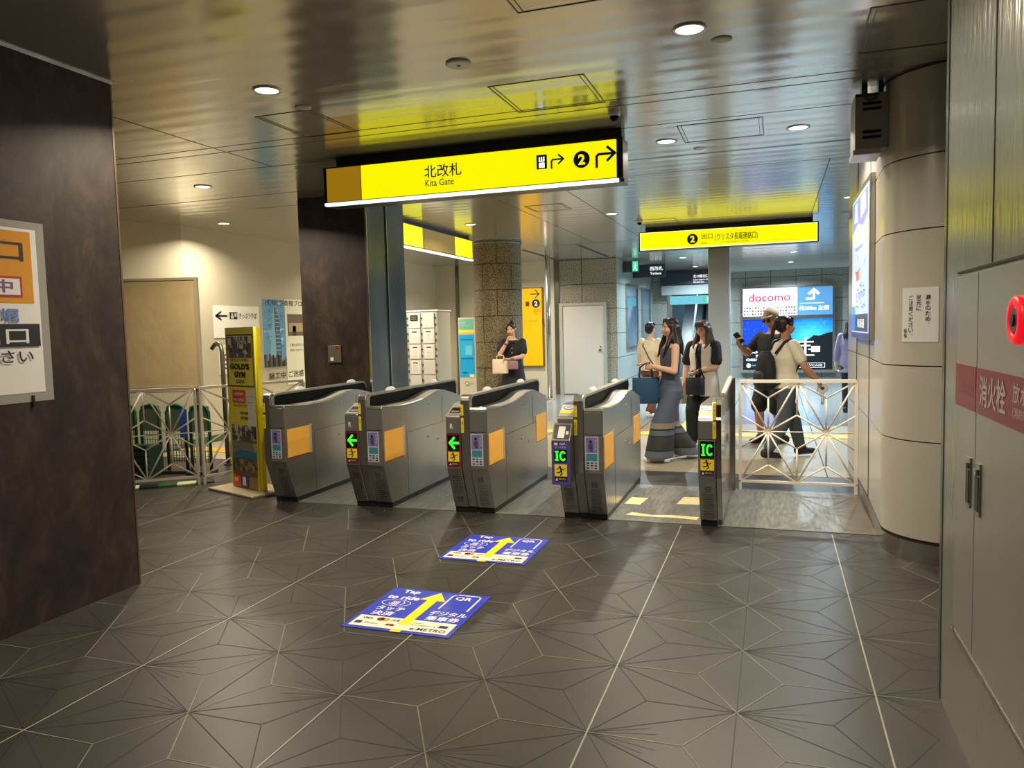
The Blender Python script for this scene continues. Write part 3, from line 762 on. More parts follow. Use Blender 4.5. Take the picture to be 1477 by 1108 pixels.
for body, fr, z1, h in (('漏水のため、', 0.74, 1.70, 0.20), ('足元に', 0.50, 1.70, 0.10), ('ご注意ください。', 0.28, 1.70, 0.27), ('駅長', 0.12, 1.49, 0.06)):
    coltext(body, fr, z1, h, 0.030 if len(body) > 2 else 0.024).build('lettering', t)

# ------------------------------------------------------------------ hydrant cabinet doors, band, lamp
t = thing('hydrant_cabinet', 'steel fire hydrant cabinet with red band reading 消火栓 in the near right wall', 'hydrant cabinet', (0.64, 2.2, 0.25))
MB().box(0.634, 0.642, 2.905, 3.20, 0.40, 1.70).build('door', M_hydd, t, bevel=0.001)
MB().box(0.634, 0.642, 1.2, 2.895, 0.40, 1.70).build('door', M_hydd, t, bevel=0.001)
MB().box(0.630, 0.645, 1.1, 3.215, 0.375, 0.385).box(0.636, 0.643, 3.205, 3.215, 0.385, 1.705).build('frame', M_steel, t)
def handle(y):
    b = MB().box(0.628, 0.634, y - 0.030, y + 0.030, 0.90, 1.075).build('handle', M_steel, t, bevel=0.002)
    MB().box(0.6262, 0.6285, y - 0.019, y + 0.019, 0.915, 1.03).build('handle_recess', M_black, b)
    MB().box(0.620, 0.629, y - 0.016, y + 0.016, 1.035, 1.055).build('latch', M_steel, b)
handle(2.975); handle(2.845)
MB().box(0.632, 0.6345, 2.905, 3.20, 1.235, 1.385).box(0.632, 0.6345, 1.2, 2.895, 1.235, 1.385).build('red_band', M_red, t)
g = G((0.6315, 3.20, 1.235), (0, -1, 0), (0, 0, 1), 0.0006)
MW = P('band lettering', srgb(196, 186, 176), 0.4)
g.text('消火栓', 0.06, 0.045, 0.20, 0.05, P('reflected lettering', srgb(168, 90, 88), 0.4), 0.0)  # small faint text paints a reflection of the band lettering
g.text('消火栓', 0.355, 0.030, 0.295, 0.098, MW, 0.025)
g.text('放水口', 0.72, 0.075, 0.20, 0.055, MW, 0.02).text('(消防隊専用)', 0.72, 0.03, 0.24, 0.032, MW, 0.01)
g.build('lettering', t)
# red ring lamp
t = thing('alarm_lamp', 'glowing red ring alarm lamp with push button on the steel cabinet door', 'alarm lamp', (0.62, 2.40, 1.54))
def ringx(prof, n=40): return [[(0.6335 - d, 2.40 + r * math.cos(2 * PI * k / n), 1.54 + r * math.sin(2 * PI * k / n)) for k in range(n)] for r, d in prof]
MB().rings(ringx([(0.038, 0.0), (0.062, 0.0), (0.067, 0.008), (0.066, 0.020), (0.060, 0.027), (0.044, 0.028), (0.038, 0.022), (0.038, 0.0)]), cap=False).build('ring_lens', EM('red glow', (0.95, 0.008, 0.02), 0.75), t)
MB().rings(ringx([(0.039, 0.0), (0.039, 0.022), (0.034, 0.026)])).build('button_housing', P('maroon', srgb(130, 46, 80), 0.35), t)
MB().rings(ringx([(0.017, 0.026), (0.017, 0.031)])).build('push_button', M_black, t)

# poster stuck on the near brown wall
t = thing('wall_poster', 'laminated notice with exit lettering in a grey tape border on the near brown wall', 'poster', (-3.79, 2.8, 1.21))
g = G((-3.7985, 2.10, 1.22), (0, 1, 0), (0, 0, 1), 0.0012)
MT = P('grey tape', srgb(150, 148, 140), 0.4)
g.rect(0.0, 0.0, 1.115, 0.965, MT)
g.lay().rect(0.0, 0.05, 1.065, 0.925, M_paper)
g.lay().rect(0.0, 0.53, 1.03, 0.91, P('poster ochre', srgb(214, 146, 30), 0.35))
g.lay().text('出口', 0.62, 0.75, 0.36, 0.11, M_ink, 0.04)
MR = P('poster red', srgb(170, 40, 60), 0.5)
g.rect(0.5, 0.56, 0.965, 0.67, MR); g.lay().rect(0.5, 0.572, 0.952, 0.658, M_paper)
g.lay().text('工事中', 0.55, 0.585, 0.36, 0.065, P('poster plum', srgb(120, 90, 130), 0.5), 0.03)
g.text('長堀', 0.72, 0.43, 0.21, 0.07, P('poster blue', srgb(90, 120, 190), 0.5), 0.02)
g.rect(0.3, 0.30, 1.05, 0.42, M_ink); g.lay().text('出口', 0.68, 0.315, 0.30, 0.085, M_paper, 0.02)
g.text('ください', 0.62, 0.215, 0.38, 0.065, M_ink, 0.015)
g.poly([(0.45, 0.08), (0.62, 0.13), (0.45, 0.19)], MR)
g.build('printed_sheet', t)
MB().box(-3.798, -3.790, 3.08, 3.092, 1.19, 1.255).build('tape_scrap', M_black, t)
# small plate on the pillar
t = thing('switch_plate', 'small steel utility plate with a red label on the rusted pillar', 'plate', (-4.72, 7.65, 1.20))
MB().box(-4.83, -4.66, 7.645, 7.66, 1.215, 1.41).build('plate', P('plate taupe', srgb(112, 100, 88), 0.4, metal=0.4), t, bevel=0.003)
g = G((-4.83, 7.6445, 1.215), (1, 0, 0), (0, 0, 1)); g.rect(0.10, 0.155, 0.15, 0.175, M_red).rect(0.03, 0.02, 0.07, 0.06, M_paper); g.build('label_sticker', t)

# ------------------------------------------------------------------ ticket gates
E_green = EM('led green', (0.05, 1.0, 0.035), 1.15)
M_led = P('led black', (0.004, 0.008, 0.005), 0.2)
M_stick = P('sticker pale', srgb(206, 206, 210), 0.4); M_lil = P('sticker lilac', srgb(128, 118, 168), 0.4); M_teal = P('sticker teal', srgb(64, 138, 150), 0.4)
M_warn = P('warning yellow', srgb(255, 224, 50), 0.4)
def runner(g, u, v, s, mat):
    g.disc(u + 0.42 * s, v + 0.86 * s, 0.09 * s, mat, 14)
    g.line([(u + 0.45 * s, v + 0.74 * s), (u + 0.55 * s, v + 0.42 * s)], 0.16 * s, mat)
    g.line([(u + 0.12 * s, v + 0.60 * s), (u + 0.30 * s, v + 0.72 * s), (u + 0.50 * s, v + 0.70 * s), (u + 0.72 * s, v + 0.55 * s), (u + 0.9 * s, v + 0.68 * s)], 0.07 * s, mat)
    g.line([(u + 0.55 * s, v + 0.42 * s), (u + 0.35 * s, v + 0.30 * s), (u + 0.12 * s, v + 0.30 * s)], 0.10 * s, mat)
    g.line([(u + 0.55 * s, v + 0.42 * s), (u + 0.62 * s, v + 0.22 * s), (u + 0.45 * s, v + 0.05 * s)], 0.10 * s, mat)
def rrect(y0, y1, z0, z1, r, n=5):
    pts = []
    for cx, cy, a in ((y1 - r, z1 - r, 0), (y0 + r, z1 - r, 90)):
        for k in range(n + 1):
            an = math.radians(a + 90 * k / n); pts.append((cx + r * math.cos(an), cy + r * math.sin(an)))
    pts += [(y0, z0), (y1, z0)]
    return pts
def number_plate(par, x, z, txt):
    """stamped number on the sloping lower front"""
    V = Vector((0, -0.145, 0.36)).normalized()
    g = G((x, 5.978 - (z - 0.04) * 0.145 / 0.36 - 0.002, z), (1, 0, 0), V, 0.0006)
    g.line([(0, 0), (0.040, 0), (0.040, 0.042), (0, 0.042), (0, 0)], 0.003, M_black)
    g.text(txt, 0.008, 0.012, 0.024, 0.020, M_ink); g.build('number_plate', par)
def louvres(par, x0, x1, z0, z1, n):
    mb = MB(); V = Vector((0, -0.145, 0.36)).normalized(); N = Vector((0, -V.z, V.y))
    for k in range(n):
        z = z0 + (z1 - z0) * k / (n - 1)
        o = Vector((0, 5.978 - (z - 0.04) * 0.145 / 0.36, z)) + N * 0.0035
        a = Vector((x0, o.y, o.z)); b = Vector((x1, o.y, o.z)); h = V * 0.0035
        mb.face([a, b, b + h, a + h])
        mb.face([a + h, b + h, b + h * 1.5 - N * 0.002, a + h * 1.5 - N * 0.002])
    mb.build('vent_louvre', P('louvre dark', (0.05, 0.05, 0.045), 0.5), par)
def side_profile(top=0.0): return [(5.98, 0.045), (5.838, 0.40), (5.838, 0.895), (5.852, 0.915), (6.20, 0.888), (6.50, 0.893), (6.66, 0.905), (6.80, 0.930), (6.93, 0.950), (7.15, 0.953), (7.34, 0.915), (7.56, 0.862), (7.60, 0.84), (7.60, 0.045)]
def unit_right(t, R, num, first=False):
    pr = side_profile()
    b = MB().prism(pr, 'x', R - 0.155, R).build('right_cabinet', M_gate, t, bevel=0.006)
    MB().box(R - 0.148, R - 0.006, 5.832, 5.8385, 0.40, 0.70).box(R - 0.148, R - 0.006, 5.832, 5.8385, 0.71, 0.885).build('front_cover', M_gatefront, t, bevel=0.002)
    # S shaped reading top: light plate on the right, dark plate on the left
    top = [(6.10, 0.8985), (6.50, 0.896), (6.66, 0.908), (6.80, 0.933), (6.93, 0.953), (7.10, 0.956)]
    for x0, x1, m, nm in ((R - 0.085, R - 0.012, M_gatetop, 'top_plate'), (R - 0.15, R - 0.088, M_dkgrey, 'card_tray')):
        MB().prism(top + [(7.10, 0.95), (6.93, 0.946), (6.5, 0.888), (6.1, 0.890)], 'x', x0, x1).build(nm, m, t)
    MB().box(R - 0.15, R - 0.005, 5.99, 7.58, 0.0, 0.046).build('kick_base', M_black, t)
    g = G((R - 0.143, 5.8315, 0.432), (1, 0, 0), (0, 0, 1), 0.0006)
    g.rect(0, 0, 0.108, 0.262, M_stick); g.lay().rect(0.006, 0.135, 0.100, 0.256, M_lil).rect(0.010, 0.070, 0.098, 0.128, M_teal)
    g.lay().disc(0.045, 0.222, 0.013, M_ink, 16).rect(0.028, 0.165, 0.062, 0.205, P('figure navy', srgb(70, 64, 120), 0.5)).rect(0.038, 0.145, 0.062, 0.165, P('figure navy', srgb(70, 64, 120), 0.5))
    g.vtext('タッチ', 0.076, 0.15, 0.016, 0.095, M_paper)
    for i in range(3):
        for j in range(3): g.rect(0.012 + i * 0.031, 0.008 + j * 0.020, 0.034 + i * 0.031, 0.020 + j * 0.020, (M_dkgrey, M_lil, M_ink)[(i + j) % 3])
    g.build('instruction_sticker', t)
    # orange sheets on the passage side
    for y0, y1, z0, z1, nm in ((5.87, 6.22, 0.432, 0.69, 'orange_sheet'), (7.20, 7.53, 0.43, 0.69, 'orange_sheet')):
        o = MB().box(R + 0.0005, R + 0.004, y0, y1, z0, z1).build(nm, M_orange, t)
        MB().box(R, R + 0.0065, y1, y1 + 0.03, z0 - 0.005, z1 + 0.01).build('sheet_tape', M_gatetop, o)
        MB().box(R, R + 0.003, y0, y1, z0 - 0.008, z0).build('red_edge', M_red, o)
    MB().box(R, R + 0.0015, 6.26, 7.17, 0.628, 0.631).box(R, R + 0.0012, 6.30, 6.302, 0.05, 0.62).box(R, R + 0.0015, 7.10, 7.103, 0.63, 0.90).build('panel_joint', M_seam, t)
    MB().ell((R + 0.004, 6.75, 0.53), (0.004, 0.012, 0.012)).ell((R + 0.004, 6.97, 0.475), (0.004, 0.012, 0.012)).ell((R + 0.004, 6.80, 0.845), (0.004, 0.009, 0.009)).build('photo_sensor', M_gatetop, t)
    if num: number_plate(t, R - 0.10, 0.285, num)
    louvres(t, R - 0.12, R - 0.035, 0.075, 0.255, 10)
def divider(t, R, y1=7.86, cap=True):
    a, b = R - 0.235, R - 0.158
    MB().prism(rrect(5.885, y1, 0.62, 1.005, 0.075), 'x', a + 0.016, b - 0.004).build('smoked_hood', M_hood, t)
    # metal rim that follows the hood outline
    rim = rrect(5.880, y1 + 0.005, 0.62, 1.012, 0.08)
    inner = rrect(5.898, y1 - 0.012, 0.62, 0.994, 0.065)
    n = len(rim) - 1
    mb = MB()
    A = [(a + 0.010, *p) for p in rim]; B = [(b + 0.002, *p) for p in rim]; C = [(b + 0.002, *p) for p in inner]; D = [(a + 0.010, *p) for p in inner]
    for i in range(n):
        if i == n - 0: continue
        for Q in ((A, B), (B, C), (C, D), (D, A)):
            mb.face([Q[0][i], Q[1][i], Q[1][i + 1], Q[0][i + 1]])
    mb.build('hood_rim', M_rim, t)
    MB().prism([(5.98, 0.05), (5.85, 0.40), (5.85, 0.97), (5.862, 1.0), (5.885, 1.015), (5.93, 1.015), (5.93, 0.62), (7.58, 0.62), (7.58, 0.05)], 'x', a, b).build('divider_post', M_gate if cap else M_gate, t, bevel=0.006)
    MB().box(a + 0.004, b, 5.99, 7.55, 0.0, 0.05).build('kick_base', M_black, t)
    for y in (6.39, 7.35):
        MB().ell((R - 0.20, y, 1.013), (0.035, 0.075, 0.030)).build('signal_dome', EM('dome white', (0.95, 0.90, 0.78), 0.35), t, smooth=True)
    # yellow strip of vertical lettering beside the left unit
    g = G((a + 0.003, 5.849, 0.70), (1, 0, 0), (0, 0, 1), 0.0006)
    g.rect(0, 0, 0.024, 0.125, M_warn).rect(0, 0.145, 0.024, 0.235, M_warn); g.lay().vtext('注意下さい', 0.004, 0.01, 0.015, 0.10, M_ink).vtext('ここに', 0.004, 0.15, 0.015, 0.08, M_ink).poly([(0.004, 0.128), (0.020, 0.128), (0.012, 0.142)], M_red)
    g.build('yellow_strip', t)
def unit_left(t, R, num, kind, low_louvre=True):
    L, M = R - 0.365, R - 0.236
    prof = [(5.98, 0.045), (5.838, 0.40), (5.838, 0.835), (5.848, 0.847), (6.02, 0.925), (6.10, 0.935), (7.2, 0.90), (7.56, 0.862), (7.56, 0.045)]
    MB().prism(prof, 'x', L, M).build('left_cabinet', M_gate, t, bevel=0.006)
    MB().box(L + 0.006, M - 0.006, 5.832, 5.8385, 0.40, 0.685).box(L + 0.006, M - 0.006, 5.832, 5.8385, 0.695, 0.828).build('front_cover', M_gatefront, t, bevel=0.002)
    MB().box(L + 0.004, M, 5.99, 7.54, 0.0, 0.046).build('kick_base', M_black, t)
    V = Vector((0, 0.172, 0.078)).normalized()
    g = G((L, 5.848, 0.8475), (1, 0, 0), V, 0.001)
    g.rect(0.004, 0.002, 0.125, 0.185, M_gatetop)
    g.lay()
    if kind == 'ticket':
        g.rect(0.018, 0.03, 0.112, 0.12, M_black); g.lay().rect(0.03, 0.045, 0.10, 0.065, M_gatetop).rect(0.06, 0.135, 0.12, 0.175, M_warn)
    else:
        g.rect(0.008, 0.055, 0.121, 0.095, M_warn); g.rect(0.008, 0.10, 0.121, 0.18, P('reader white', srgb(222, 220, 226), 0.3))
        g.lay().disc(0.065, 0.14, 0.050, M_purple, 28, 0.036); g.lay().disc(0.065, 0.14, 0.040, P('reader white', srgb(222, 220, 226), 0.3), 28, 0.027); g.lay().text('IC', 0.045, 0.127, 0.04, 0.026, M_purple, 0.04)
    g.build('card_reader', t)
    if kind == 'qr': return
    col = P('gate red', srgb(132, 34, 34), 0.4) if kind == 'ticket' else M_purple
    g = G((L, 5.8315, 0.40), (1, 0, 0), (0, 0, 1), 0.0007)
    if kind == 'ticket': g.rect(0.004, 0.012, 0.128, 0.292, col)
    else: g.rect(0.018, 0.012, 0.120, 0.06, col)
    g.lay().rect(0.016, 0.152, 0.118, 0.28, M_led).rect(0.018, 0.060, 0.116, 0.142, M_warn).rect(0.018, 0.024, 0.116, 0.060, M_ink)
    g.lay(); runner(g, 0.028, 0.066, 0.078, M_ink)
    g.poly([(0.026, 0.030), (0.046, 0.030), (0.036, 0.050)], M_paper).text('飛び出し', 0.052, 0.034, 0.058, 0.014, M_warn)
    if kind == 'ticket':
        g.line([(0.035, 0.216), (0.110, 0.216)], 0.022, E_green).line([(0.074, 0.260), (0.036, 0.216), (0.074, 0.172)], 0.020, E_green)
    else: led_ic(g, 0.022, 0.170, 0.088, 0.088)
    g.build('display_panel', t)
    if kind == 'ticket':
        g = G((L + 0.04, 5.8315, 0.735), (1, 0, 0), (0, 0, 1)); g.text('R', 0, 0, 0.028, 0.042, M_paper, 0.03); g.build('lettering', t)
    if low_louvre: louvres(t, L + 0.03, L + 0.105, 0.20, 0.36, 9); number_plate(t, L + 0.05, 0.10, num)
    else: louvres(t, L + 0.03, L + 0.105, 0.075, 0.255, 10); number_plate(t, L + 0.05, 0.285, num)
def led_ic(g, u, v, w, h):
    W = 0.19 * w
    g.rect(u + 0.02 * w, v, u + 0.36 * w, v + 0.13 * h, E_green).rect(u + 0.02 * w, v + 0.87 * h, u + 0.36 * w, v + h, E_green).rect(u + 0.11 * w, v, u + 0.28 * w, v + h, E_green)
    g.lay(); c = []
    for k in range(13):
        a = math.radians(45 + 270 * k / 12); c.append((u + 0.72 * w + 0.22 * w * math.cos(a), v + 0.5 * h + 0.42 * h * math.sin(a)))
    g.line(c, 0.15 * w, E_green)

RG = [-4.170, -3.185, -2.225, -1.262]
t = thing('ticket_gate', 'leftmost steel ticket gate machine, next to the rail and poster stand', 'ticket gate', (-4.26, 6.7, 0), 0, 'ticket gate machines')
divider(t, RG[0], 7.60); unit_right(t, RG[0], '10')
t = thing('ticket_gate', 'second ticket gate from the left, the left one showing a green arrow', 'ticket gate', (-3.36, 6.7, 0), 0, 'ticket gate machines')
divider(t, RG[1]); unit_right(t, RG[1], '11'); unit_left(t, RG[1], '10', 'ticket', False)
t = thing('ticket_gate', 'middle ticket gate, the right one of the two showing a green arrow', 'ticket gate', (-2.4, 6.7, 0), 0, 'ticket gate machines')
divider(t, RG[2]); unit_right(t, RG[2], '12'); unit_left(t, RG[2], '11', 'ticket', True)
t = thing('ticket_gate', 'steel ticket gate carrying a purple QR reader box on its front', 'ticket gate', (-1.44, 6.7, 0), 0, 'ticket gate machines')
R = RG[3]; divider(t, R); unit_right(t, R, '13'); unit_left(t, R, '12', 'qr', False)
louvres(t, R - 0.335, R - 0.26, 0.075, 0.255, 10); number_plate(t, R - 0.315, 0.285, '12')
# projecting QR reader
q = MB().prism([(5.838, 0.345), (5.72, 0.345), (5.715, 0.675), (5.80, 0.80), (5.838, 0.80)], 'x', R - 0.382, R - 0.235).build('qr_reader_box', P('reader grey', srgb(120, 118, 110), 0.3, metal=0.6), t, bevel=0.003)
g = G((R - 0.382, 5.7145, 0.340), (1, 0, 0), (0, 0.0, 1), 0.001)
g.rect(0.0, -0.012, 0.147, 0.325, M_purple); g.lay().rect(0.020, 0.165, 0.122, 0.265, M_led).rect(0.022, 0.055, 0.122, 0.150, M_warn).rect(0.022, 0.015, 0.122, 0.055, M_ink)
g.lay().text('QR', 0.066, 0.30, 0.050, 0.018, M_paper, 0.02).rect(0.022, 0.300, 0.050, 0.318, M_paper).text('タッチ決済', 0.030, 0.276, 0.085, 0.014, M_paper)
runner(g, 0.030, 0.060, 0.085, M_ink); g.poly([(0.028, 0.022), (0.050, 0.022), (0.039, 0.046)], M_paper).text('飛び出し', 0.056, 0.028, 0.060, 0.014, M_warn); led_ic(g, 0.025, 0.178, 0.092, 0.076)
g.build('display_panel', q)
V = Vector((0, 0.085, 0.125)).normalized()
g = G((R - 0.382, 5.7145, 0.677), (1, 0, 0), V, 0.0012); g.rect(0.01, 0.012, 0.137, 0.138, M_black); g.lay().poly([(0.045, 0.02), (0.098, 0.02), (0.102, 0.12), (0.048, 0.12)], M_paper).rect(0.108, 0.05, 0.13, 0.08, M_stick); g.build('reader_window', q)
# rightmost narrow unit
t = thing('ticket_gate', 'rightmost narrow steel ticket gate with green IC display, beside the white railing', 'ticket gate', (-0.44, 6.7, 0), 0, 'ticket gate machines')
R = -0.176
unit_left(t, R, '13', 'ic', False)
a, b = R - 0.236, R - 0.196
MB().prism([(5.98, 0.05), (5.85, 0.40), (5.85, 0.95), (5.90, 0.985), (6.03, 0.985), (6.40, 1.0), (7.34, 1.01), (7.34, 0.05)], 'x', a, b).build('side_panel', P('mirror steel', (0.55, 0.53, 0.5), 0.12, metal=1.0, bump=0.2, bscale=(2, 3, 3)), t, bevel=0.005)
MB().prism([(5.84, 0.835), (5.90, 0.965), (6.05, 0.99), (6.16, 0.97), (6.16, 0.84)], 'x', a - 0.03, b + 0.002).build('reader_cheek', M_steel, t, bevel=0.004)
MB().tube([(b - 0.01, 6.2, 0.99), (b - 0.01, 7.28, 1.05), (b - 0.01, 7.34, 1.05)], 0.022, 10).build('grab_rail', M_gatetop, t)
g = G((a - 0.022, 5.831, 0.70), (1, 0, 0), (0, 0, 1), 0.0006)
g.rect(0, 0, 0.024, 0.125, M_warn).rect(0, 0.145, 0.024, 0.265, M_warn); g.lay().vtext('注意下さい', 0.004, 0.01, 0.015, 0.10, M_ink).vtext('ここに', 0.004, 0.15, 0.015, 0.09, M_ink).poly([(0.004, 0.128), (0.020, 0.128), (0.012, 0.142)], M_red)
g.build('yellow_strip', t)
MB().box(b, b + 0.03, 7.30, 7.36, 0.0, 1.05).build('end_post', M_steel, t)

# ------------------------------------------------------------------ floor stickers
def floor_sticker(y0, lab):
    t = thing('floor_sticker', lab, 'floor sticker', (-1.86, y0 + 0.31, 0), 0, None)
    MB().box(-2.175, -1.555, y0, y0 + 0.62, 0.0015, 0.0035).build('film', M_blue, t)
    g = G((-2.175, y0, 0.0038), (1, 0, 0), (0, 1, 0), 0.0003)
    MC = P('sticker cream', srgb(246, 236, 208), 0.4); MY = P('sticker yellow', srgb(252, 226, 20), 0.4); MWh = P('sticker white', srgb(240, 240, 250), 0.4)
    g.rect(0.025, 0.03, 0.595, 0.175, MC); g.lay().rect(0.285, 0.0, 0.345, 0.035, MY).rect(0.285, 0.10, 0.345, 0.47, MY).poly([(0.235, 0.47), (0.395, 0.47), (0.315, 0.60)], MY)
    g.text('Tap', 0.085, 0.535, 0.11, 0.065, MWh, 0.03).text('to ride', 0.035, 0.445, 0.20, 0.06, MWh, 0.03)
    g.disc(0.13, 0.385, 0.090, MWh, 32, 0.050); g.lay().disc(0.13, 0.385, 0.085, M_blue, 32, 0.045); g.lay()
    for k in range(4): g.line([(0.105 + k * 0.012, 0.352), (0.110 + k * 0.012, 0.405)], 0.007, MWh)
    g.line([(0.095, 0.37), (0.11, 0.352), (0.145, 0.352)], 0.010, MWh).line([(0.165, 0.36), (0.18, 0.39), (0.165, 0.415)], 0.007, MWh)
    g.text('タッチ', 0.055, 0.265, 0.17, 0.06, MWh, 0.035).text('決済', 0.065, 0.19, 0.13, 0.06, MWh, 0.035)
    g.line([(0.405, 0.36), (0.405, 0.57), (0.425, 0.59), (0.555, 0.59), (0.575, 0.57), (0.575, 0.36)], 0.010, MWh)
    g.text('QR', 0.435, 0.505, 0.10, 0.055, MWh, 0.03)
    g.text('デジタル', 0.385, 0.265, 0.215, 0.06, MWh, 0.035).text('乗車券', 0.395, 0.19, 0.19, 0.06, MWh, 0.035)
    MI = P('print navy', srgb(30, 34, 80), 0.5)
    g.text('VISA', 0.055, 0.125, 0.065, 0.026, MI, 0.03).disc(0.165, 0.138, 0.022, M_red).disc(0.195, 0.138, 0.022, P('print orange', srgb(240, 150, 30), 0.5))
    g.text('JCB', 0.232, 0.122, 0.045, 0.030, M_red, 0.03).rect(0.042, 0.06, 0.082, 0.095, MI).text('Diners', 0.10, 0.068, 0.08, 0.02, MI).text('銀聯', 0.225, 0.062, 0.05, 0.028, M_red, 0.03)
    g.text('Osaka', 0.36, 0.128, 0.05, 0.016, MI).text('のりば案内はこちら', 0.36, 0.100, 0.16, 0.018, MI).rect(0.515, 0.105, 0.565, 0.135, MI)
    g.text('e-METRO', 0.375, 0.045, 0.20, 0.035, MI, 0.01)
    g.build('printed_film', t)
    return t
floor_sticker(3.455, 'blue floor sticker with yellow arrow reading Tap to ride, the nearer of the two')
floor_sticker(4.695, 'blue floor sticker with yellow arrow reading Tap to ride, the one closer to the gates')
# worn cream markers on the lane floor
M_worn = P('worn cream tape', srgb(226, 214, 160), 0.5, noise=0.15, nscale=(20, 20, 20))
for nm, pts, lab in (('floor_marker', [(-1.24, 6.56), (-1.10, 6.55), (-1.07, 6.82), (-1.22, 6.83)], 'worn cream floor marker beside the gate with the QR reader'),
                ('floor_marker', [(-0.80, 6.64), (-0.58, 6.66), (-0.57, 6.96), (-0.77, 6.93)], 'worn cream floor marker beside the rightmost gate'),
                ('floor_marker', [(-1.16, 6.17), (-0.95, 6.15), (-0.75, 6.16), (-0.58, 6.13), (-0.57, 6.22), (-0.8, 6.24), (-0.95, 6.21), (-1.12, 6.27)], 'long torn cream tape strip at the lane entrance')):
    mb = MB(); mb.prism([p for p in pts], 'z', 0.0045, 0.0065); mb.centre = True
    tag(mb.build(nm, M_worn, None), lab, 'floor marker')

# ------------------------------------------------------------------ asanoha railings
M_rail = P('white rail paint', srgb(222, 214, 198), 0.4)
def railing(A, B, label, cells, posts=(0, 1), zb=0.09, zt=1.015):
    """A, B floor points; star pattern between, A on the left"""
    A = Vector(A); B = Vector(B); U = (B - A).normalized(); L = (B - A).length; ang = math.atan2(U.y, U.x)
    t = thing('railing', label, 'railing', (A.x, A.y, 0), ang, 'white star pattern railings')
    def bar(mb, p, q, r=0.0088):
        mb.tube([(p[0], 0, p[1]), (q[0], 0, q[1])], r, 6)
    f = MB()
    f.box(0, L, -0.016, 0.016, zt - 0.014, zt + 0.014).box(0, L, -0.014, 0.014, zb - 0.014, zb + 0.008)
    f.box(-0.013, 0.013, -0.013, 0.013, zb + 0.008, zt - 0.014).box(L - 0.013, L + 0.013, -0.013, 0.013, zb + 0.008, zt - 0.014)
    f.build('frame', M_rail, t, world=False)
    for p in posts:
        x = p * L
        MB().box(x - 0.013, x + 0.013, -0.013, 0.013, 0, zb - 0.014).build('post', M_rail, t, world=False, bevel=0.002)
    a = L / cells; mb = MB(); zm = (zb + zt) / 2; hh = zt - zb
    tops = [i * a for i in range(cells + 1)]; mids = [(i + 0.5) * a for i in range(cells)]
    th = hh / 2 / 3 * 1.0
    for i, m in enumerate(mids):
        bar(mb, (m, zm), (m, zt - th)); bar(mb, (m, zm), (m, zb + th))
        for sx in (-1, 1):
            for (zc, zz) in ((zt - th, zt), (zb + th, zb)): bar(mb, (m, zc), (m + sx * a / 2, zz))
            bar(mb, (m, zm), (m + sx * a / 2, zt)); bar(mb, (m, zm), (m + sx * a / 2, zb))
            bar(mb, (m, zm), (m + sx * a / 2, zm + th)); bar(mb, (m, zm), (m + sx * a / 2, zm - th))
        bar(mb, (m - a / 2, zm), (m + a / 2, zm), 0.006)
        mb.cyl((m, -0.008, zm), 0.024, 0.016, 'y', 14)
    for i in range(1, cells):
        x = i * a; bar(mb, (x, zm + th), (x, zt)); bar(mb, (x, zm - th), (x, zb))
    mb.build('star_lattice', M_rail, t, world=False)
    return t
railing((-0.30, 7.37), (0.685, 7.37), 'white star pattern railing between the rightmost gate and the cream column', 2)
railing((-6.47, 5.86), (-5.705, 6.47), 'white star pattern railing by the near brown wall, in front of the green barriers', 2)
railing((-5.66, 6.50), (-5.17, 7.62), 'white star pattern railing running behind the poster stand to the pillar', 2)

# ------------------------------------------------------------------ poster stand
t = thing('poster_stand', 'tall yellow framed gym poster stand reading GOLD\'S GYM on a flat base', 'poster stand', (-4.98, 6.3, 0))
A = Vector((-5.225, 6.40, 0)); B = Vector((-4.735, 6.215, 0)); U = (B - A).normalized(); Nn = Vector((U.y, -U.x, 0))
def lp(u, d, z): p = A + U * u + Nn * d; return (p.x, p.y, z)
Wd = (B - A).length
def lbox(mb, u0, u1, d0, d1, z0, z1):
    v = [mb.bm.verts.new(lp(u, d, z)) for z in (z0, z1) for d in (d0, d1) for u in (u0, u1)]
    for qd in ((0, 2, 3, 1), (4, 5, 7, 6), (0, 1, 5, 4), (2, 6, 7, 3), (0, 4, 6, 2), (1, 3, 7, 5)): mb.bm.faces.new([v[i] for i in qd])
    return mb
lbox(MB(), -0.13, Wd + 0.14, -0.26, 0.20, 0.0, 0.028).build('base_plate', P('base steel', srgb(176, 160, 134), 0.4, metal=0.4), t, bevel=0.008)
lbox(lbox(lbox(MB(), 0.0, Wd, -0.055, -0.012, 0.03, 1.63), 0, 0.022, -0.012, 0.0, 0.03, 1.63), 0.022, Wd, -0.012, 0.0, 1.57, 1.63).build('frame', M_yel, t)
MB().tube([lp(Wd, -0.028, 0.03), lp(Wd, -0.028, 1.63)], 0.032, 14).build('edge_tube', M_yel, t)
g = G(lp(0.022, 0.0, 0.03), U, (0, 0, 1), 0.0012)
PW = Wd - 0.05; H = 1.54
MY2 = P('poster yellow', srgb(248, 226, 40), 0.4); MG = P('photo dark', srgb(56, 50, 44), 0.5)
g.rect(0, 0, PW, H, MY2); g.lay()
def photo(x0, z0, x1, z1, pal, n=46, seed=1, base=None):
    r = random.Random(seed); g.rect(x0, z0, x1, z1, base or pal[0])
    for k in range(n):
        g.d += 0.00002
        a = r.uniform(x0, x1 - 0.02); b = r.uniform(z0, z1 - 0.02); ww = min(r.uniform(0.01, 0.07), x1 - a); hh = min(r.uniform(0.01, 0.09), z1 - b)
        g.rect(a, b, a + ww, b + hh, pal[r.randrange(len(pal))])
    g.lay()
def mm(r, gg, b):
    r, gg, b = (min(250, int(c * 1.22)) for c in (r, gg, b))
    return P('print %d %d %d' % (r, gg, b), srgb(r, gg, b), 0.45)
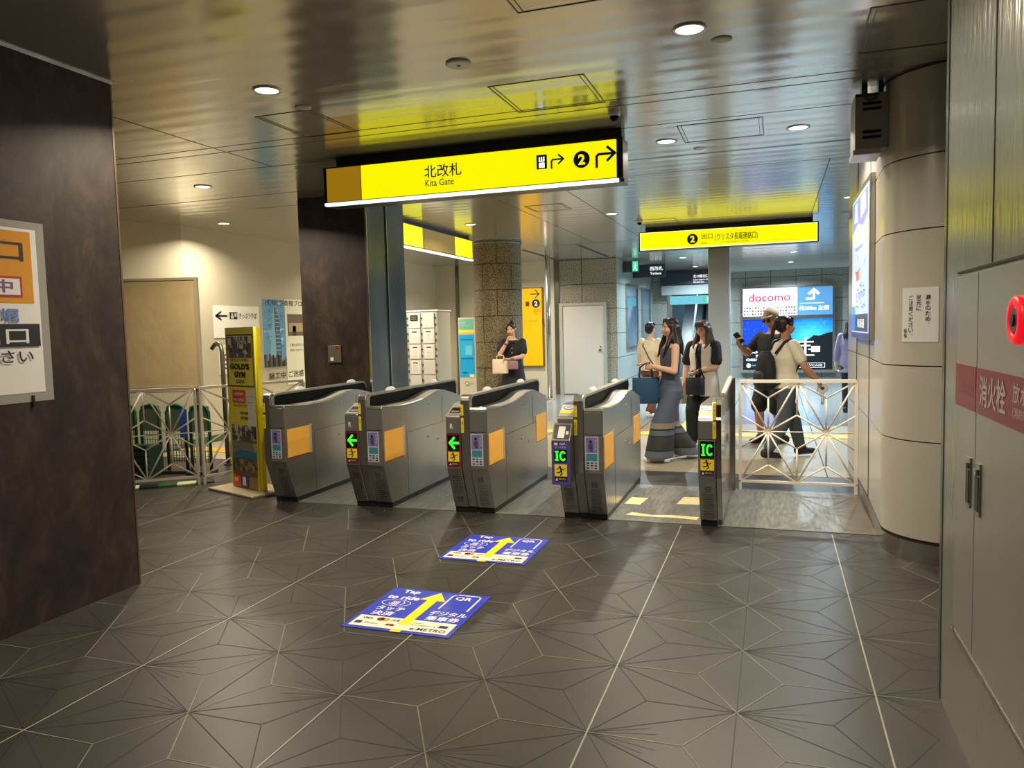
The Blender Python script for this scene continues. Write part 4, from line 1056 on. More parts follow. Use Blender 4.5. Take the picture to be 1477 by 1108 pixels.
g.line([(0.006, 1.02), (PW - 0.012, 1.02), (PW - 0.012, 1.525), (0.006, 1.525), (0.006, 1.02)], 0.014, mm(70, 52, 40)); g.lay()
photo(0.02, 1.30, PW - 0.03, 1.51, [mm(80, 74, 62), mm(140, 132, 112), mm(40, 36, 30), mm(186, 178, 156)], 60, 2)
g.text('OSAKA NAMBA', 0.06, 1.265, PW - 0.15, 0.028, mm(60, 56, 40)); g.text("GOLD'S", 0.05, 1.185, PW - 0.13, 0.060, M_ink, 0.05).text('GYM', 0.12, 1.105, PW - 0.27, 0.060, M_ink, 0.05).text('LOOX', 0.15, 1.05, PW - 0.32, 0.035, mm(90, 60, 30), 0.04)
g.rect(0.07, 0.855, 0.30, 0.98, mm(196, 48, 40)).rect(0.32, 0.56, PW - 0.01, 0.99, mm(190, 186, 170)); g.lay().text('入会受付中', 0.09, 0.925, 0.18, 0.035, mm(240, 220, 190), 0.02).text('今なら会費0円', 0.08, 0.87, 0.20, 0.030, mm(240, 220, 190), 0.02)
g.text('06-6210-7777', 0.09, 0.815, 0.24, 0.022, M_ink, 0.01).text('無料体験', 0.20, 0.74, 0.14, 0.03, M_ink, 0.02).text('見学随時', 0.20, 0.69, 0.14, 0.03, M_ink, 0.02)
for (u, v) in ((0.34, 0.92), (0.34, 0.86)): g.rect(u, v, u + 0.10, v + 0.006, mm(150, 148, 140))
photo(0.03, 0.47, PW - 0.005, 0.63, [mm(66, 62, 54), mm(120, 112, 92), mm(34, 32, 30), mm(170, 160, 138)], 60, 3)
photo(0.03, 0.30, PW - 0.005, 0.465, [mm(110, 106, 90), mm(80, 76, 66), mm(150, 140, 118)], 26, 4); g.lay(); g.poly([(0.03, 0.30), (PW - 0.005, 0.30), (PW - 0.005, 0.37), (0.3, 0.385), (0.15, 0.375), (0.03, 0.33)], mm(34, 96, 120)); g.lay()
photo(0.03, 0.13, PW - 0.005, 0.295, [mm(88, 68, 44), mm(54, 46, 38), mm(130, 108, 74), mm(30, 28, 26)], 50, 5)
g.rect(0.03, 0.012, 0.16, 0.125, mm(176, 60, 40)).rect(0.165, 0.012, 0.31, 0.125, mm(60, 44, 84)).rect(0.315, 0.012, PW - 0.005, 0.125, mm(110, 96, 70)); g.lay().rect(0.20, 0.03, 0.26, 0.115, mm(190, 180, 220)).rect(0.05, 0.06, 0.12, 0.10, mm(220, 150, 100))
g.build('poster_print', t)

# ------------------------------------------------------------------ left corner: covered board, barriers, wall notices
t = thing('notice_board', 'large blank beige covered notice board standing behind the railing', 'board', (-7.0, 7.4, 0))
A = Vector((-7.62, 7.10, 0)); B = Vector((-6.47, 7.45, 0)); U = (B - A).normalized(); Nn = Vector((U.y, -U.x, 0)); Wd = (B - A).length
lbox(MB(), 0.0, Wd, -0.05, -0.012, 0.96, 2.23).build('cover_sheet', P('beige cover film', srgb(184, 162, 118), 0.42, noise=0.10, nscale=(3, 3, 3), bump=0.5, bscale=(12, 12, 9)), t)
lbox(lbox(lbox(lbox(MB(), -0.012, 0.02, -0.06, 0.0, 0.93, 2.25), Wd - 0.02, Wd + 0.012, -0.06, 0.0, 0.93, 2.25), 0.02, Wd - 0.02, -0.06, 0, 2.22, 2.25), 0.02, Wd - 0.02, -0.06, 0, 0.93, 0.965).build('frame', P('board frame', srgb(190, 178, 146), 0.35, metal=0.3), t)
for u in (0.08, Wd - 0.05):
    lbox(MB(), u - 0.02, u + 0.02, -0.05, -0.02, 0.0, 0.94).build('leg', M_dkgrey, t)
lbox(MB(), 0.0, Wd + 0.02, -0.045, -0.02, 0.64, 0.90).build('lower_panel', P('lower cream board', srgb(206, 196, 168), 0.5), t)
t = thing('bent_pipe_rail', 'curved grey steel pipe beside the beige notice board', 'rail', (-6.3, 7.5, 0))
MB().tube([(-6.42, 7.62, 1.40), (-6.36, 7.60, 1.45), (-6.30, 7.58, 1.46), (-6.25, 7.57, 1.43), (-6.23, 7.56, 1.36), (-6.22, 7.56, 0.02)], 0.026, 12).build('pipe', P('pipe grey', srgb(120, 116, 104), 0.35, metal=0.7), t)
MB().cyl((-6.22, 7.56, 0), 0.05, 0.02).build('floor_flange', M_dkgrey, t)
def barrier(x, y, rz, lab):
    t = thing('folding_barrier', lab, 'barrier', (x, y, 0), rz, 'green folding barriers behind the railing')
    w_, h_ = 0.22, 0.78
    MB().tube([(-w_ / 2, 0, 0.03), (-w_ / 2, 0, h_ - 0.08), (-w_ / 2 + 0.03, 0, h_ - 0.02), (0, 0, h_), (w_ / 2 - 0.03, 0, h_ - 0.02), (w_ / 2, 0, h_ - 0.08), (w_ / 2, 0, 0.03)], 0.018, 10).build('tube_frame', M_green, t, world=False)
    MB().box(-w_ / 2, w_ / 2, -0.006, 0.006, h_ - 0.30, h_ - 0.015).build('top_panel', P('barrier panel', srgb(70, 84, 62), 0.5), t, world=False)
    mb = MB()
    for k in range(6): mb.tube([(-w_ / 2 + 0.03 + k * 0.032, 0, 0.12), (-w_ / 2 + 0.03 + k * 0.032, 0, h_ - 0.3)], 0.004, 5)
    for k in range(6): mb.tube([(-w_ / 2, 0, 0.14 + k * 0.06), (w_ / 2, 0, 0.14 + k * 0.06)], 0.004, 5)
    mb.build('wire_mesh', M_green, t, world=False)
    MB().box(-w_ / 2 - 0.03, w_ / 2 + 0.03, -0.10, 0.10, 0.0, 0.035).build('foot', M_black, t, world=False)
for (x, y, rz, lab) in ((-7.12, 6.95, 0.25, 'green folding barrier nearest the brown wall'), (-6.80, 6.98, 0.25, 'green folding barrier second from the brown wall'), (-6.45, 7.0, 0.25, 'green folding barrier second from the bent pipe'), (-6.12, 7.0, 0.25, 'green folding barrier closest to the rail posts')):
    barrier(x, y, rz, lab)
o = MB().box(-6.34, -6.24, 6.93, 6.94, 0.42, 0.74); o.centre = True
tag(o.build('blue_tag', P('blue card', srgb(36, 80, 170), 0.5)), 'blue card hanging between the green barriers', 'card')
t = thing('crate', 'low dark green slatted crate on the floor behind the railing', 'crate', (-6.75, 6.62, 0))
mb = MB()
for k in range(5): mb.box(-6.95, -6.52, 6.60, 6.64, 0.05 + k * 0.07, 0.09 + k * 0.07)
mb.box(-6.95, -6.52, 6.64, 6.84, 0.0, 0.35); mb.build('slatted_box', P('crate green', srgb(20, 52, 34), 0.5), t)
t = thing('floor_mat', 'green and cream patterned mat strip on the floor under the railing', 'mat', (-6.1, 6.4, 0))
mb = MB().use(M_green); 
for k in range(6):
    mb.use((M_green, P('mat cream', srgb(190, 200, 150), 0.5), M_black)[k % 3]); u0 = k / 6; u1 = (k + 1) / 6
    a = Vector((-6.46, 5.90)).lerp(Vector((-5.62, 6.60)), u0); b = Vector((-6.46, 5.90)).lerp(Vector((-5.62, 6.60)), u1)
    n = Vector((-0.64, 0.77)) * 0.17
    mb.prism([(a.x, a.y), (b.x, b.y), (b.x + n.x, b.y + n.y), (a.x + n.x, a.y + n.y)], 'z', 0.001, 0.012)
mb.build('mat_strip', None, t)

def wallnote(name, lab, cat, y0, y1, z0, z1, draw, mat=M_paper):
    t = thing(name, lab, cat, (-7.77, (y0 + y1) / 2, z0))
    MB().box(-7.779, -7.772, y0, y1, z0, z1).build('backing_board', mat, t)
    g = G((-7.7715, y0, z0), (0, 1, 0), (0, 0, 1), 0.001); draw(g, y1 - y0, z1 - z0); g.build('print', t); return t
def d1(g, w, h):
    g.rect(0, 0, w, h, mm(222, 214, 196)); g.lay(); g.line([(0.30, h * 0.68), (0.06, h * 0.68)], 0.03, M_ink).line([(0.17, h * 0.80), (0.06, h * 0.68), (0.17, h * 0.56)], 0.03, M_ink)
    g.rect(0.36, h * 0.58, 0.54, h * 0.80, M_ink); g.lay().disc(0.42, h * 0.73, 0.02, M_paper).rect(0.39, h * 0.60, 0.45, h * 0.69, M_paper).rect(0.47, h * 0.66, 0.52, h * 0.76, M_paper)
    g.text('きっぷうりば', 0.58, h * 0.60, w - 0.64, h * 0.18, M_ink, 0.015)
wallnote('ticket_notice', 'white wall notice with left arrow reading きっぷうりば', 'notice', 9.28, 10.34, 1.52, 2.0, d1)
def d2(g, w, h):
    g.rect(0, 0, w, h, mm(224, 214, 192)); g.lay(); c = (w / 2, h * 0.42); rr = w * 0.30
    g.line([(c[0] + rr * math.cos(2 * PI * k / 24), c[1] + rr * math.sin(2 * PI * k / 24)) for k in range(25)], 0.02, M_red)
    g.lay(); runner(g, c[0] - 0.08, c[1] - 0.09, 0.17, M_ink); g.lay().line([(c[0] - rr * 0.7, c[1] + rr * 0.7), (c[0] + rr * 0.7, c[1] - rr * 0.7)], 0.02, M_red).text('あぶない', w * 0.15, h * 0.84, w * 0.7, h * 0.08, mm(120, 60, 40))
wallnote('caution_notice', 'small paper notice with a red crossed circle beside the gym poster stand', 'notice', 9.36, 9.72, 0.98, 1.42, d2)
def d3(g, w, h):
    r = random.Random(5); g.rect(0, 0, w, h, mm(90, 140, 175)); g.lay()
    for k in range(40):
        a = r.uniform(0, w - 0.1); b = r.uniform(0.3, h - 0.06); g.d += 0.00003; g.rect(a, b, a + r.uniform(0.03, 0.10), b + r.uniform(0.02, 0.06), (mm(120, 165, 190), mm(70, 120, 165), mm(160, 190, 200))[r.randrange(3)])
    g.lay().poly([(w * 0.25, 0.15), (w * 0.80, 0.15), (w * 0.74, h * 0.72), (w * 0.52, h * 0.93), (w * 0.40, h * 0.66)], mm(120, 160, 180)); g.lay().poly([(w * 0.55, 0.15), (w * 0.80, 0.15), (w * 0.74, h * 0.72), (w * 0.52, h * 0.93)], mm(58, 92, 122))
    g.lay()
    for k in range(12): g.rect(w * 0.56, 0.2 + k * 0.065, w * 0.74, 0.215 + k * 0.065, mm(130, 170, 190))
    for k in range(14):
        a = k * w / 14; g.rect(a, 0, a + w / 15, r.uniform(0.08, 0.26), (mm(50, 46, 40), mm(90, 84, 70), mm(30, 30, 30))[k % 3])
wallnote('tower_poster', 'blue poster picturing a glass tower on the cream wall', 'poster', 10.42, 11.02, 1.02, 2.12, d3)
def d4(g, w, h):
    g.rect(0, 0, w, h, mm(214, 206, 184)); g.lay().text('(仮称)心斎橋プロジェクト', -0.52, h - 0.13, w + 0.4, 0.11, mm(50, 40, 36), 0.015)
    g.rect(0.06, h - 0.62, w - 0.1, h - 0.25, mm(96, 84, 66)); g.lay().rect(0.1, h - 0.55, w - 0.14, h - 0.40, mm(160, 140, 104)).rect(0.2, h - 0.62, 0.3, h - 0.45, mm(50, 42, 34)).rect(0.5, h - 0.62, 0.66, h - 0.45, mm(60, 50, 40))
    g.text('工事のお知らせ', 0.1, h - 0.80, 0.4, 0.05, mm(90, 80, 70)); g.text('期間 令和7年まで 施工中', 0.1, h - 0.88, 0.7, 0.035, mm(110, 100, 90))
    g.rect(-0.5, 0.25, w, 0.252, mm(200, 190, 160)); g.text('施工中 ご迷惑 ホライ', -0.5, 0.12, w + 0.3, 0.11, mm(40, 36, 34), 0.015)
wallnote('project_poster', 'cream construction poster with a small photo, right of the blue tower picture', 'poster', 11.03, 12.2, 0.70, 2.14, d4, M_cream)

# ------------------------------------------------------------------ rear left: column, lockers, board, amber sign
t = thing('granite_column', 'round column clad in speckled brown granite blocks', 'column', (-4.69, 13.05, 0))
mb = MB(); n = 48; r = 0.43
uvl = []
rg = [[(-4.69 + r * math.cos(2 * PI * k / n), 13.05 + r * math.sin(2 * PI * k / n), z) for k in range(n)] for z in (0, CEIL - 0.05)]
mb.rings(rg, cap=False)
col = mb.build('cladding', M_stonecol, t)
me = col.data; uv = me.uv_layers.new(name='UVMap')
for pl_ in me.polygons:
    for li in pl_.loop_indices:
        v = me.vertices[me.loops[li].vertex_index].co; a = math.atan2(v.y, v.x)
        c = pl_.center; ca = math.atan2(c.y, c.x)
        if a - ca > PI: a -= 2 * PI
        if ca - a > PI: a += 2 * PI
        uv.data[li].uv = ((a + PI) * r / 1.0 * 1.15, v.z + 0.04)
MB().cyl((-4.69, 13.05, CEIL - 0.05), 0.445, 0.05, n=48).build('top_ring', M_dkpillar, t)
t = thing('locker_block', 'pale grey coin locker block with papers stuck on its doors', 'lockers', (-6.7, 14.3, 0))
MB().box(-7.30, -6.33, 14.0, 14.65, 0.0, 1.94).build('carcass', P('locker body', srgb(168, 164, 148), 0.45), t)
MB().box(-7.32, -6.31, 13.985, 14.67, 1.94, 1.965).build('top_rim', M_paper, t)
M_lock = P('locker door', srgb(206, 202, 196), 0.4)
for c in range(3):
    for r_ in range(6):
        x0 = -7.25 + c * 0.305; z0 = 0.06 + r_ * 0.31
        d = MB().box(x0, x0 + 0.255, 13.975, 14.0, z0, z0 + 0.295).build('locker_door', M_lock, t, bevel=0.004)
        MB().box(x0 + 0.262, x0 + 0.290, 13.985, 14.0, z0 + 0.05, z0 + 0.08).box(x0 + 0.262, x0 + 0.290, 13.985, 14.0, z0 + 0.18, z0 + 0.21).build('lock', M_dkgrey, d)
        if (c, r_) in ((1, 4), (2, 4), (1, 3), (2, 3), (1, 2), (1, 5)):
            g = G((x0 + 0.04, 13.973, z0 + 0.02), (1, 0, 0), (0, 0, 1), 0.001)
            if r_ == 5: g.rect(0, 0.12, 0.17, 0.24, M_black).lay().rect(0.03, 0.16, 0.14, 0.165, M_paper).rect(0.03, 0.20, 0.14, 0.205, M_paper)
            else:
                g.rect(0, 0, 0.17, 0.25, M_paper).lay()
                for k in range(6): g.rect(0.03, 0.03 + k * 0.025, 0.14, 0.036 + k * 0.025, mm(130, 130, 126))
                g.rect(0.03, 0.20, 0.14, 0.225, M_red if (c, r_) == (1, 2) else M_dkgrey)
            g.build('paper_sheet', d)
t = thing('information_panel', 'upright information panel with a bright blue poster beside the granite column', 'information panel', (-5.7, 14.0, 0))
MB().box(-5.88, -5.54, 14.0, 14.06, 0.0, 1.79).build('panel_board', P('panel cream', srgb(226, 214, 186), 0.5), t)
MB().box(-6.0, -5.42, 13.9, 14.2, 0.0, 0.02).build('foot', M_dkgrey, t)
g = G((-5.88, 13.998, 0), (1, 0, 0), (0, 0, 1), 0.001)
g.rect(0.02, 1.56, 0.32, 1.76, mm(96, 168, 150)).rect(0.0, 1.49, 0.34, 1.55, mm(240, 200, 40)).rect(0.01, 0.62, 0.33, 1.46, mm(20, 150, 240)); g.lay()
g.text('FREE', 0.04, 1.67, 0.12, 0.04, M_paper).text('Wi-Fi エリア', 0.04, 1.62, 0.20, 0.035, M_paper)
for (a, b, c, d, m) in ((0.04, 1.02, 0.30, 1.32, mm(40, 160, 245)), (0.14, 1.06, 0.28, 1.24, mm(90, 185, 250)), (0.04, 0.98, 0.30, 1.0, mm(20, 90, 190)), (0.08, 0.70, 0.18, 0.72, mm(20, 60, 150)), (0.22, 0.62, 0.32, 0.68, mm(200, 220, 160)), (0.04, 1.36, 0.30, 1.37, mm(20, 90, 190))): g.rect(a, b, c, d, m); g.lay()
g.disc(0.16, 0.50, 0.045, mm(60, 150, 150)); g.lay().disc(0.16, 0.50, 0.026, mm(226, 214, 186)).text('OSAKA', 0.22, 0.485, 0.09, 0.03, mm(60, 150, 150))
g.build('printed_poster', t)
t = thing('amber_board', 'tall amber exit board with arrow and number 2 on the cream wall', 'sign', (-5.3, 17.18, 0.67))
MB().box(-5.75, -5.06, 17.13, 17.2, 0.66, 2.49).build('board_frame', P('amber frame', srgb(120, 84, 20), 0.4), t)
g = G((-5.72, 17.128, 0.68), (1, 0, 0), (0, 0, 1), 0.001)
g.rect(0, 0, 0.63, 1.79, EM('amber face', (0.92, 0.50, 0.0), 0.75)); g.lay().line([(0.36, 1.66), (0.57, 1.66)], 0.022, M_ink).line([(0.48, 1.75), (0.57, 1.66), (0.48, 1.57)], 0.022, M_ink)
g.disc(0.49, 1.44, 0.10, M_ink); g.lay().text('2', 0.45, 1.385, 0.08, 0.11, M_paper, 0.04).rect(0.24, 1.385, 0.33, 1.49, M_red).text('出口', 0.43, 1.24, 0.16, 0.07, mm(150, 60, 30), 0.02).text('Exit', 0.44, 1.19, 0.10, 0.03, mm(150, 60, 30)).text('クリスタ長堀連絡口', 0.14, 1.02, 0.42, 0.035, mm(150, 90, 30))
g.build('board_face', t)
MB().box(-5.075, -5.055, 17.09, 17.13, 1.66, 1.76).build('side_tag', M_black, t)
t = thing('steel_pole', 'slim polished round pole in front of the amber board wall', 'pole', (-4.58, 15.9, 0))
MB().cyl((-4.58, 15.9, 0.0), 0.052, CEIL, n=28).build('tube', M_steel, t); MB().cyl((-4.58, 15.9, 0.0), 0.10, 0.03, n=28).build('floor_ring', M_steel, t)
t = thing('steel_column', 'square mirror polished steel column beneath the yellow exit sign', 'column', (-0.83, 12.8, 0))
MB().box(-0.995, -0.665, 12.62, 12.95, 0, CEIL - 0.001).build('cladding', P('mirror cladding', (0.70, 0.76, 0.82), 0.32, metal=0.65, bump=0.25, bscale=(1, 1, 7)), t, bevel=0.012)
t = thing('escalator', 'escalator with slanted handrail light inside the far opening', 'escalator', (-2.2, 23.5, 0))
MB().prism([(22.9, 0.0), (23.2, 0.1), (25.8, 2.4), (25.8, 0.0)], 'x', -2.75, -1.7).build('step_flight', P('escalator dark', srgb(30, 38, 44), 0.4), t)
for x in (-2.30, -1.68):
    MB().tube([(x, 22.8, 0.85), (x, 23.2, 0.95), (x, 25.8, 3.1)], 0.035, 8).build('handrail', P('handrail', srgb(150, 165, 170), 0.3), t)
MB().box(-2.9, -1.55, 22.95, 23.6, 2.15, 2.38).build('soffit_light', M_lit_blue, t)
g = G((-1.95, 22.94, 2.17), (1, 0, 0), (0, 0, 1), 0.002); g.rect(0, 0, 0.38, 0.18, EM('exit green', (0.05, 0.75, 0.42), 0.9)); g.lay().rect(0.1, 0.02, 0.16, 0.16, E_w).rect(0.22, 0.04, 0.3, 0.14, E_w); g.build('exit_panel', t)

# ---- people
def ik(a, c, l1, l2, hint):
    a = Vector(a); c = Vector(c); d = c - a; L = min(d.length, (l1 + l2) * 0.995); dn = d.normalized(); c = a + dn * L
    x = (l1 * l1 - l2 * l2 + L * L) / (2 * L); h = math.sqrt(max(l1 * l1 - x * x, 0))
    hn = Vector(hint); hn = (hn - dn * hn.dot(dn)).normalized()
    return a + dn * x + hn * h, c
def oval(c, rx, ry, n=20, rot=0.0):
    return [(c[0] + rx * math.cos(2 * PI * k / n) * math.cos(rot) - ry * math.sin(2 * PI * k / n) * math.sin(rot), c[1] + rx * math.cos(2 * PI * k / n) * math.sin(rot) + ry * math.sin(2 * PI * k / n) * math.cos(rot), c[2]) for k in range(n)]
def person(label, loc, face, H, skin=None, hairm=None, hair='short', lhand=(0.16, -0.05, 0.47), rhand=(-0.16, -0.05, 0.47), lfoot=(0.055, 0.0), rfoot=(-0.055, 0.0),
           lel=(1, 1, -0.4), rel=(-1, 1, -0.4), hyaw=0.0, hpitch=0.0, hroll=0.0, lean=0.0, ly=0.0, width=1.0,
           top=None, pants=None, shoes=None, lift=(0, 0), fdirl=(0, -1), fdirr=(0, -1), handl=(0, -0.5, -0.85), handr=(0, -0.5, -0.85), glasses=False, curl=0.6, vs=0.0075):
    """figure faces local -Y, +X is its left hand side; hand targets are fractions of H; face = heading in degrees of rotation about z"""
    t = thing('person', label, 'person', loc, math.radians(face))
    skin = skin or M_skin; hairm = hairm or M_hair
    J = {}
    W = width
    lv = Vector((0, -lean, 0))      # forward offset of the shoulders
    hipc = Vector((0, 0, 0.52 * H)); chest = Vector((0, -lean * 0.6, 0.72 * H)); neck = Vector((0, -lean, 0.825 * H))
    Ra = Matrix.Rotation(math.radians(hyaw), 3, 'Z') @ Matrix.Rotation(math.radians(hpitch), 3, 'X') @ Matrix.Rotation(math.radians(hroll), 3, 'Y')
    nb = neck + Vector((0, 0, 0.015 * H))
    def hd(x, y, z): return nb + Ra @ Vector((x * H, y * H, (z - 0.840) * H))
    b = MB()
    def fr(z): return -lean * max(0, (z - 0.52) / 0.305)
    TR = [(0.465, 0.060, 0.050), (0.50, 0.088, 0.062), (0.54, 0.092, 0.066), (0.60, 0.074, 0.054), (0.65, 0.076, 0.056), (0.71, 0.088, 0.064), (0.76, 0.098, 0.060), (0.795, 0.092, 0.048), (0.815, 0.062, 0.038), (0.835, 0.030, 0.030)]
    b.rings([oval((0, fr(z), z * H), rx * H * W, ry * H * W) for z, rx, ry in TR])
    b.capsule(neck - Vector((0, 0, 0.02 * H)), hd(0, 0.004, 0.885), 0.030 * H, 0.028 * H)
    # head: skull, jaw, nose, ears, brow, lips
    b.ell(hd(0, 0.006, 0.942), (0.0445 * H, 0.056 * H, 0.056 * H), Ra)
    b.ell(hd(0, -0.012, 0.915), (0.038 * H, 0.042 * H, 0.048 * H), Ra)
    b.ell(hd(0, -0.034, 0.888), (0.018 * H, 0.016 * H, 0.014 * H), Ra)
    b.capsule(hd(0, -0.050, 0.934), hd(0, -0.060, 0.914), 0.0045 * H, 0.0075 * H)
    b.capsule(hd(-0.010, -0.051, 0.897), hd(0.010, -0.051, 0.897), 0.0050 * H, 0.0050 * H)
    for s in (-1, 1):
        b.ell(hd(s * 0.046, 0.006, 0.925), (0.006 * H, 0.011 * H, 0.017 * H), Ra)
        b.ell(hd(s * 0.020, -0.040, 0.912), (0.016 * H, 0.014 * H, 0.016 * H), Ra)
    # arms
    arms = {}
    for s, tgt, el, hdir in ((1, lhand, lel, handl), (-1, rhand, rel, handr)):
        sh = Vector((s * 0.100 * H * W, -lean, 0.795 * H)); wr_ = Vector(tgt) * H
        e, wr_ = ik(sh, wr_, 0.165 * H, 0.150 * H, Vector((el[0], el[1], el[2])))
        arms[s] = (sh, e, wr_)
        b.capsule(sh, e, 0.030 * H * W, 0.0235 * H * W); m = e.lerp(wr_, 0.35)
        b.capsule(e, m, 0.0235 * H * W, 0.0225 * H * W); b.capsule(m, wr_, 0.0225 * H * W, 0.0145 * H)
        # hand: palm, four fingers, thumb
        d = Vector(hdir).normalized(); fa = (wr_ - e).normalized(); side = d.cross(Vector((s, 0.2, 0.1))).normalized()
        pn = d.cross(side).normalized()          # palm normal
        if pn.dot(Vector((-s, 0, 0))) < 0: pn = -pn
        pc = wr_ + d * 0.030 * H
        for q in (-1.2, -0.4, 0.4, 1.2): b.capsule(wr_ + side * q * 0.006 * H, wr_ + d * 0.052 * H + side * q * 0.0098 * H, 0.0095 * H, 0.0078 * H, 8)
        for q, ln in ((-1.5, 0.036), (-0.5, 0.043), (0.5, 0.040), (1.5, 0.032)):
            k = wr_ + d * 0.052 * H + side * q * 0.0098 * H
            d1_ = (d * (1 - curl * 0.5) + pn * curl * 0.8).normalized(); d2_ = (d * (0.6 - curl) + pn * curl * 1.5).normalized() if curl > 0.01 else d
            k2 = k + d1_ * ln * 0.55 * H; k3 = k2 + d2_ * ln * 0.5 * H
            b.capsule(k, k2, 0.0052 * H, 0.0048 * H, 8); b.capsule(k2, k3, 0.0048 * H, 0.0042 * H, 8)
        tb = wr_ + d * 0.012 * H + side * 0.012 * H
        b.capsule(tb, tb + (d + side * 0.9 + pn * 0.5).normalized() * 0.028 * H, 0.0068 * H, 0.0058 * H, 8)
        tb2 = tb + (d + side * 0.9 + pn * 0.5).normalized() * 0.028 * H
        b.capsule(tb2, tb2 + (d + pn * 0.7).normalized() * 0.020 * H, 0.0056 * H, 0.0048 * H, 8)
    # legs
    legs = {}
    for s, ft, lf, fd in ((1, lfoot, lift[0], fdirl), (-1, rfoot, lift[1], fdirr)):
        hip = Vector((s * 0.050 * H * W, 0, 0.50 * H)); an = Vector((ft[0] * H, ft[1] * H, (0.045 + lf) * H))
        kn, an = ik(hip, an, 0.238 * H, 0.232 * H, Vector((s * 0.05, -1, 0)))
        legs[s] = (hip, kn, an)
        b.capsule(hip, kn, 0.050 * H * W, 0.033 * H * W); m = kn.lerp(an, 0.3)
        b.capsule(kn, m, 0.033 * H * W, 0.032 * H * W); b.capsule(m, an, 0.032 * H * W, 0.019 * H)
        f = Vector((fd[0], fd[1], 0)).normalized()
        toe = an + f * 0.085 * H; toe.z = an.z - 0.022 * H - (0.02 * H if lf > 0.01 else 0)
        heel = an - f * 0.020 * H; heel.z = an.z - 0.020 * H
        b.capsule(heel, toe, 0.021 * H, 0.015 * H)
    b.build('body', skin, t, world=False, remesh=vs)
    # eyes, brows, lips
    e = MB()
    for s in (-1, 1): e.ell(hd(s * 0.0185, -0.0475, 0.9245), (0.0072 * H, 0.003 * H, 0.0030 * H), Ra, 8, 5)
    e.build('eyes', M_ink, t, world=False)
    e = MB()
    for s in (-1, 1): e.capsule(hd(s * 0.009, -0.0505, 0.9365), hd(s * 0.028, -0.0445, 0.938), 0.0016 * H, 0.0012 * H, 6)
    e.build('eyebrows', M_hair, t, world=False)
    MB().ell(hd(0, -0.0565, 0.8965), (0.0105 * H, 0.003 * H, 0.0032 * H), Ra, 8, 5).build('lips', P('lips', srgb(176, 92, 84), 0.4), t, world=False)
    # hair
    h = MB()
    if hair != 'none':
        h.ell(hd(0, 0.014, 0.950), (0.050 * H, 0.058 * H, 0.054 * H), Ra)
        h.ell(hd(0, 0.030, 0.925), (0.046 * H, 0.038 * H, 0.045 * H), Ra)
        if hair in ('long', 'longb', 'tail', 'bun'):
            for s in (-1, 1):
                h.capsule(hd(s * 0.010, -0.036, 0.988), hd(s * 0.040, -0.026, 0.945), 0.012 * H, 0.012 * H)
                if hair in ('long', 'longb'): h.capsule(hd(s * 0.042, -0.016, 0.950), hd(s * 0.046, -0.004, 0.895), 0.013 * H, 0.015 * H)
        if hair == 'longb':     # fringe across the brow
            for k in range(-3, 4): h.capsule(hd(k * 0.010, -0.042, 0.985), hd(k * 0.0115, -0.052, 0.952), 0.009 * H, 0.006 * H)
        if hair == 'short':
            for k in range(-3, 4): h.capsule(hd(k * 0.010, -0.026, 0.990), hd(k * 0.012, -0.045, 0.968), 0.011 * H, 0.007 * H)
        if hair in ('long', 'longb'):
            Lz = 0.74 if hair == 'long' else 0.79
            for k in range(9):
                a = math.radians(-20 + 220 * k / 8); x = 0.047 * math.cos(a); y = 0.012 + 0.047 * math.sin(a)
                p0 = hd(x, y, 0.935); p1 = hd(x * 1.15, y * 1.1, 0.875); p2 = Vector((p1.x * 1.15 + x * 0.25 * H, p1.y + 0.012 * H, (0.80 + 0.01 * (k % 3)) * H)); p3 = Vector((p2.x * 1.05, p2.y + 0.006 * H, (Lz + 0.012 * (k % 3)) * H))
                h.capsule(p0, p1, 0.016 * H, 0.018 * H, 8); h.capsule(p1, p2, 0.018 * H, 0.017 * H, 8); h.capsule(p2, p3, 0.017 * H, 0.006 * H, 8)
            for s in (-1, 1):   # locks falling in front of the shoulders
                p1 = hd(s * 0.046, -0.006, 0.90); p2 = Vector((s * 0.058 * H, fr(0.8) - 0.042 * H, 0.81 * H)); p3 = Vector((s * 0.050 * H, fr(0.76) - 0.072 * H, (Lz - 0.01) * H))
                h.capsule(p1, p2, 0.016 * H, 0.017 * H, 8); h.capsule(p2, p3, 0.017 * H, 0.007 * H, 8)
        if hair == 'bun': h.ell(hd(0, 0.045, 1.000), (0.022 * H, 0.022 * H, 0.020 * H), Ra)
        if hair == 'tail':
            h.ell(hd(0, 0.062, 0.965), (0.020 * H, 0.020 * H, 0.020 * H), Ra)
            a_ = hd(0, 0.070, 0.960); c_ = hd(0.010, 0.085, 0.90); d_ = Vector((0.02 * H, c_.y + 0.02 * H, 0.80 * H))
            h.capsule(a_, c_, 0.013 * H, 0.016 * H); h.capsule(c_, d_, 0.016 * H, 0.007 * H)
        h.build('hair', hairm, t, world=False, remesh=0.008)
    # clothes
    if top:
        c = MB(); z0, ease = top.get('z0', 0.50), top.get('ease', 0.012); zt_ = top.get('zt', 0.83)
        rr = [(z, rx, ry) for z, rx, ry in TR if z0 <= z <= zt_]
        zz = [(z0, TR[2][1] * top.get('flare', 1.0), TR[2][2] * top.get('flare', 1.0))] + [q for q in rr if q[0] > z0 + 0.015]
        loose = top.get('loose', 0.0)
        c.rings([oval((0, fr(z), z * H), (rx + ease + (loose if z < 0.72 else loose * 0.3)) * H * W, (ry + ease + (loose if z < 0.72 else loose * 0.3)) * H * W) for z, rx, ry in zz])
        sl = top.get('sleeve', 0.55)
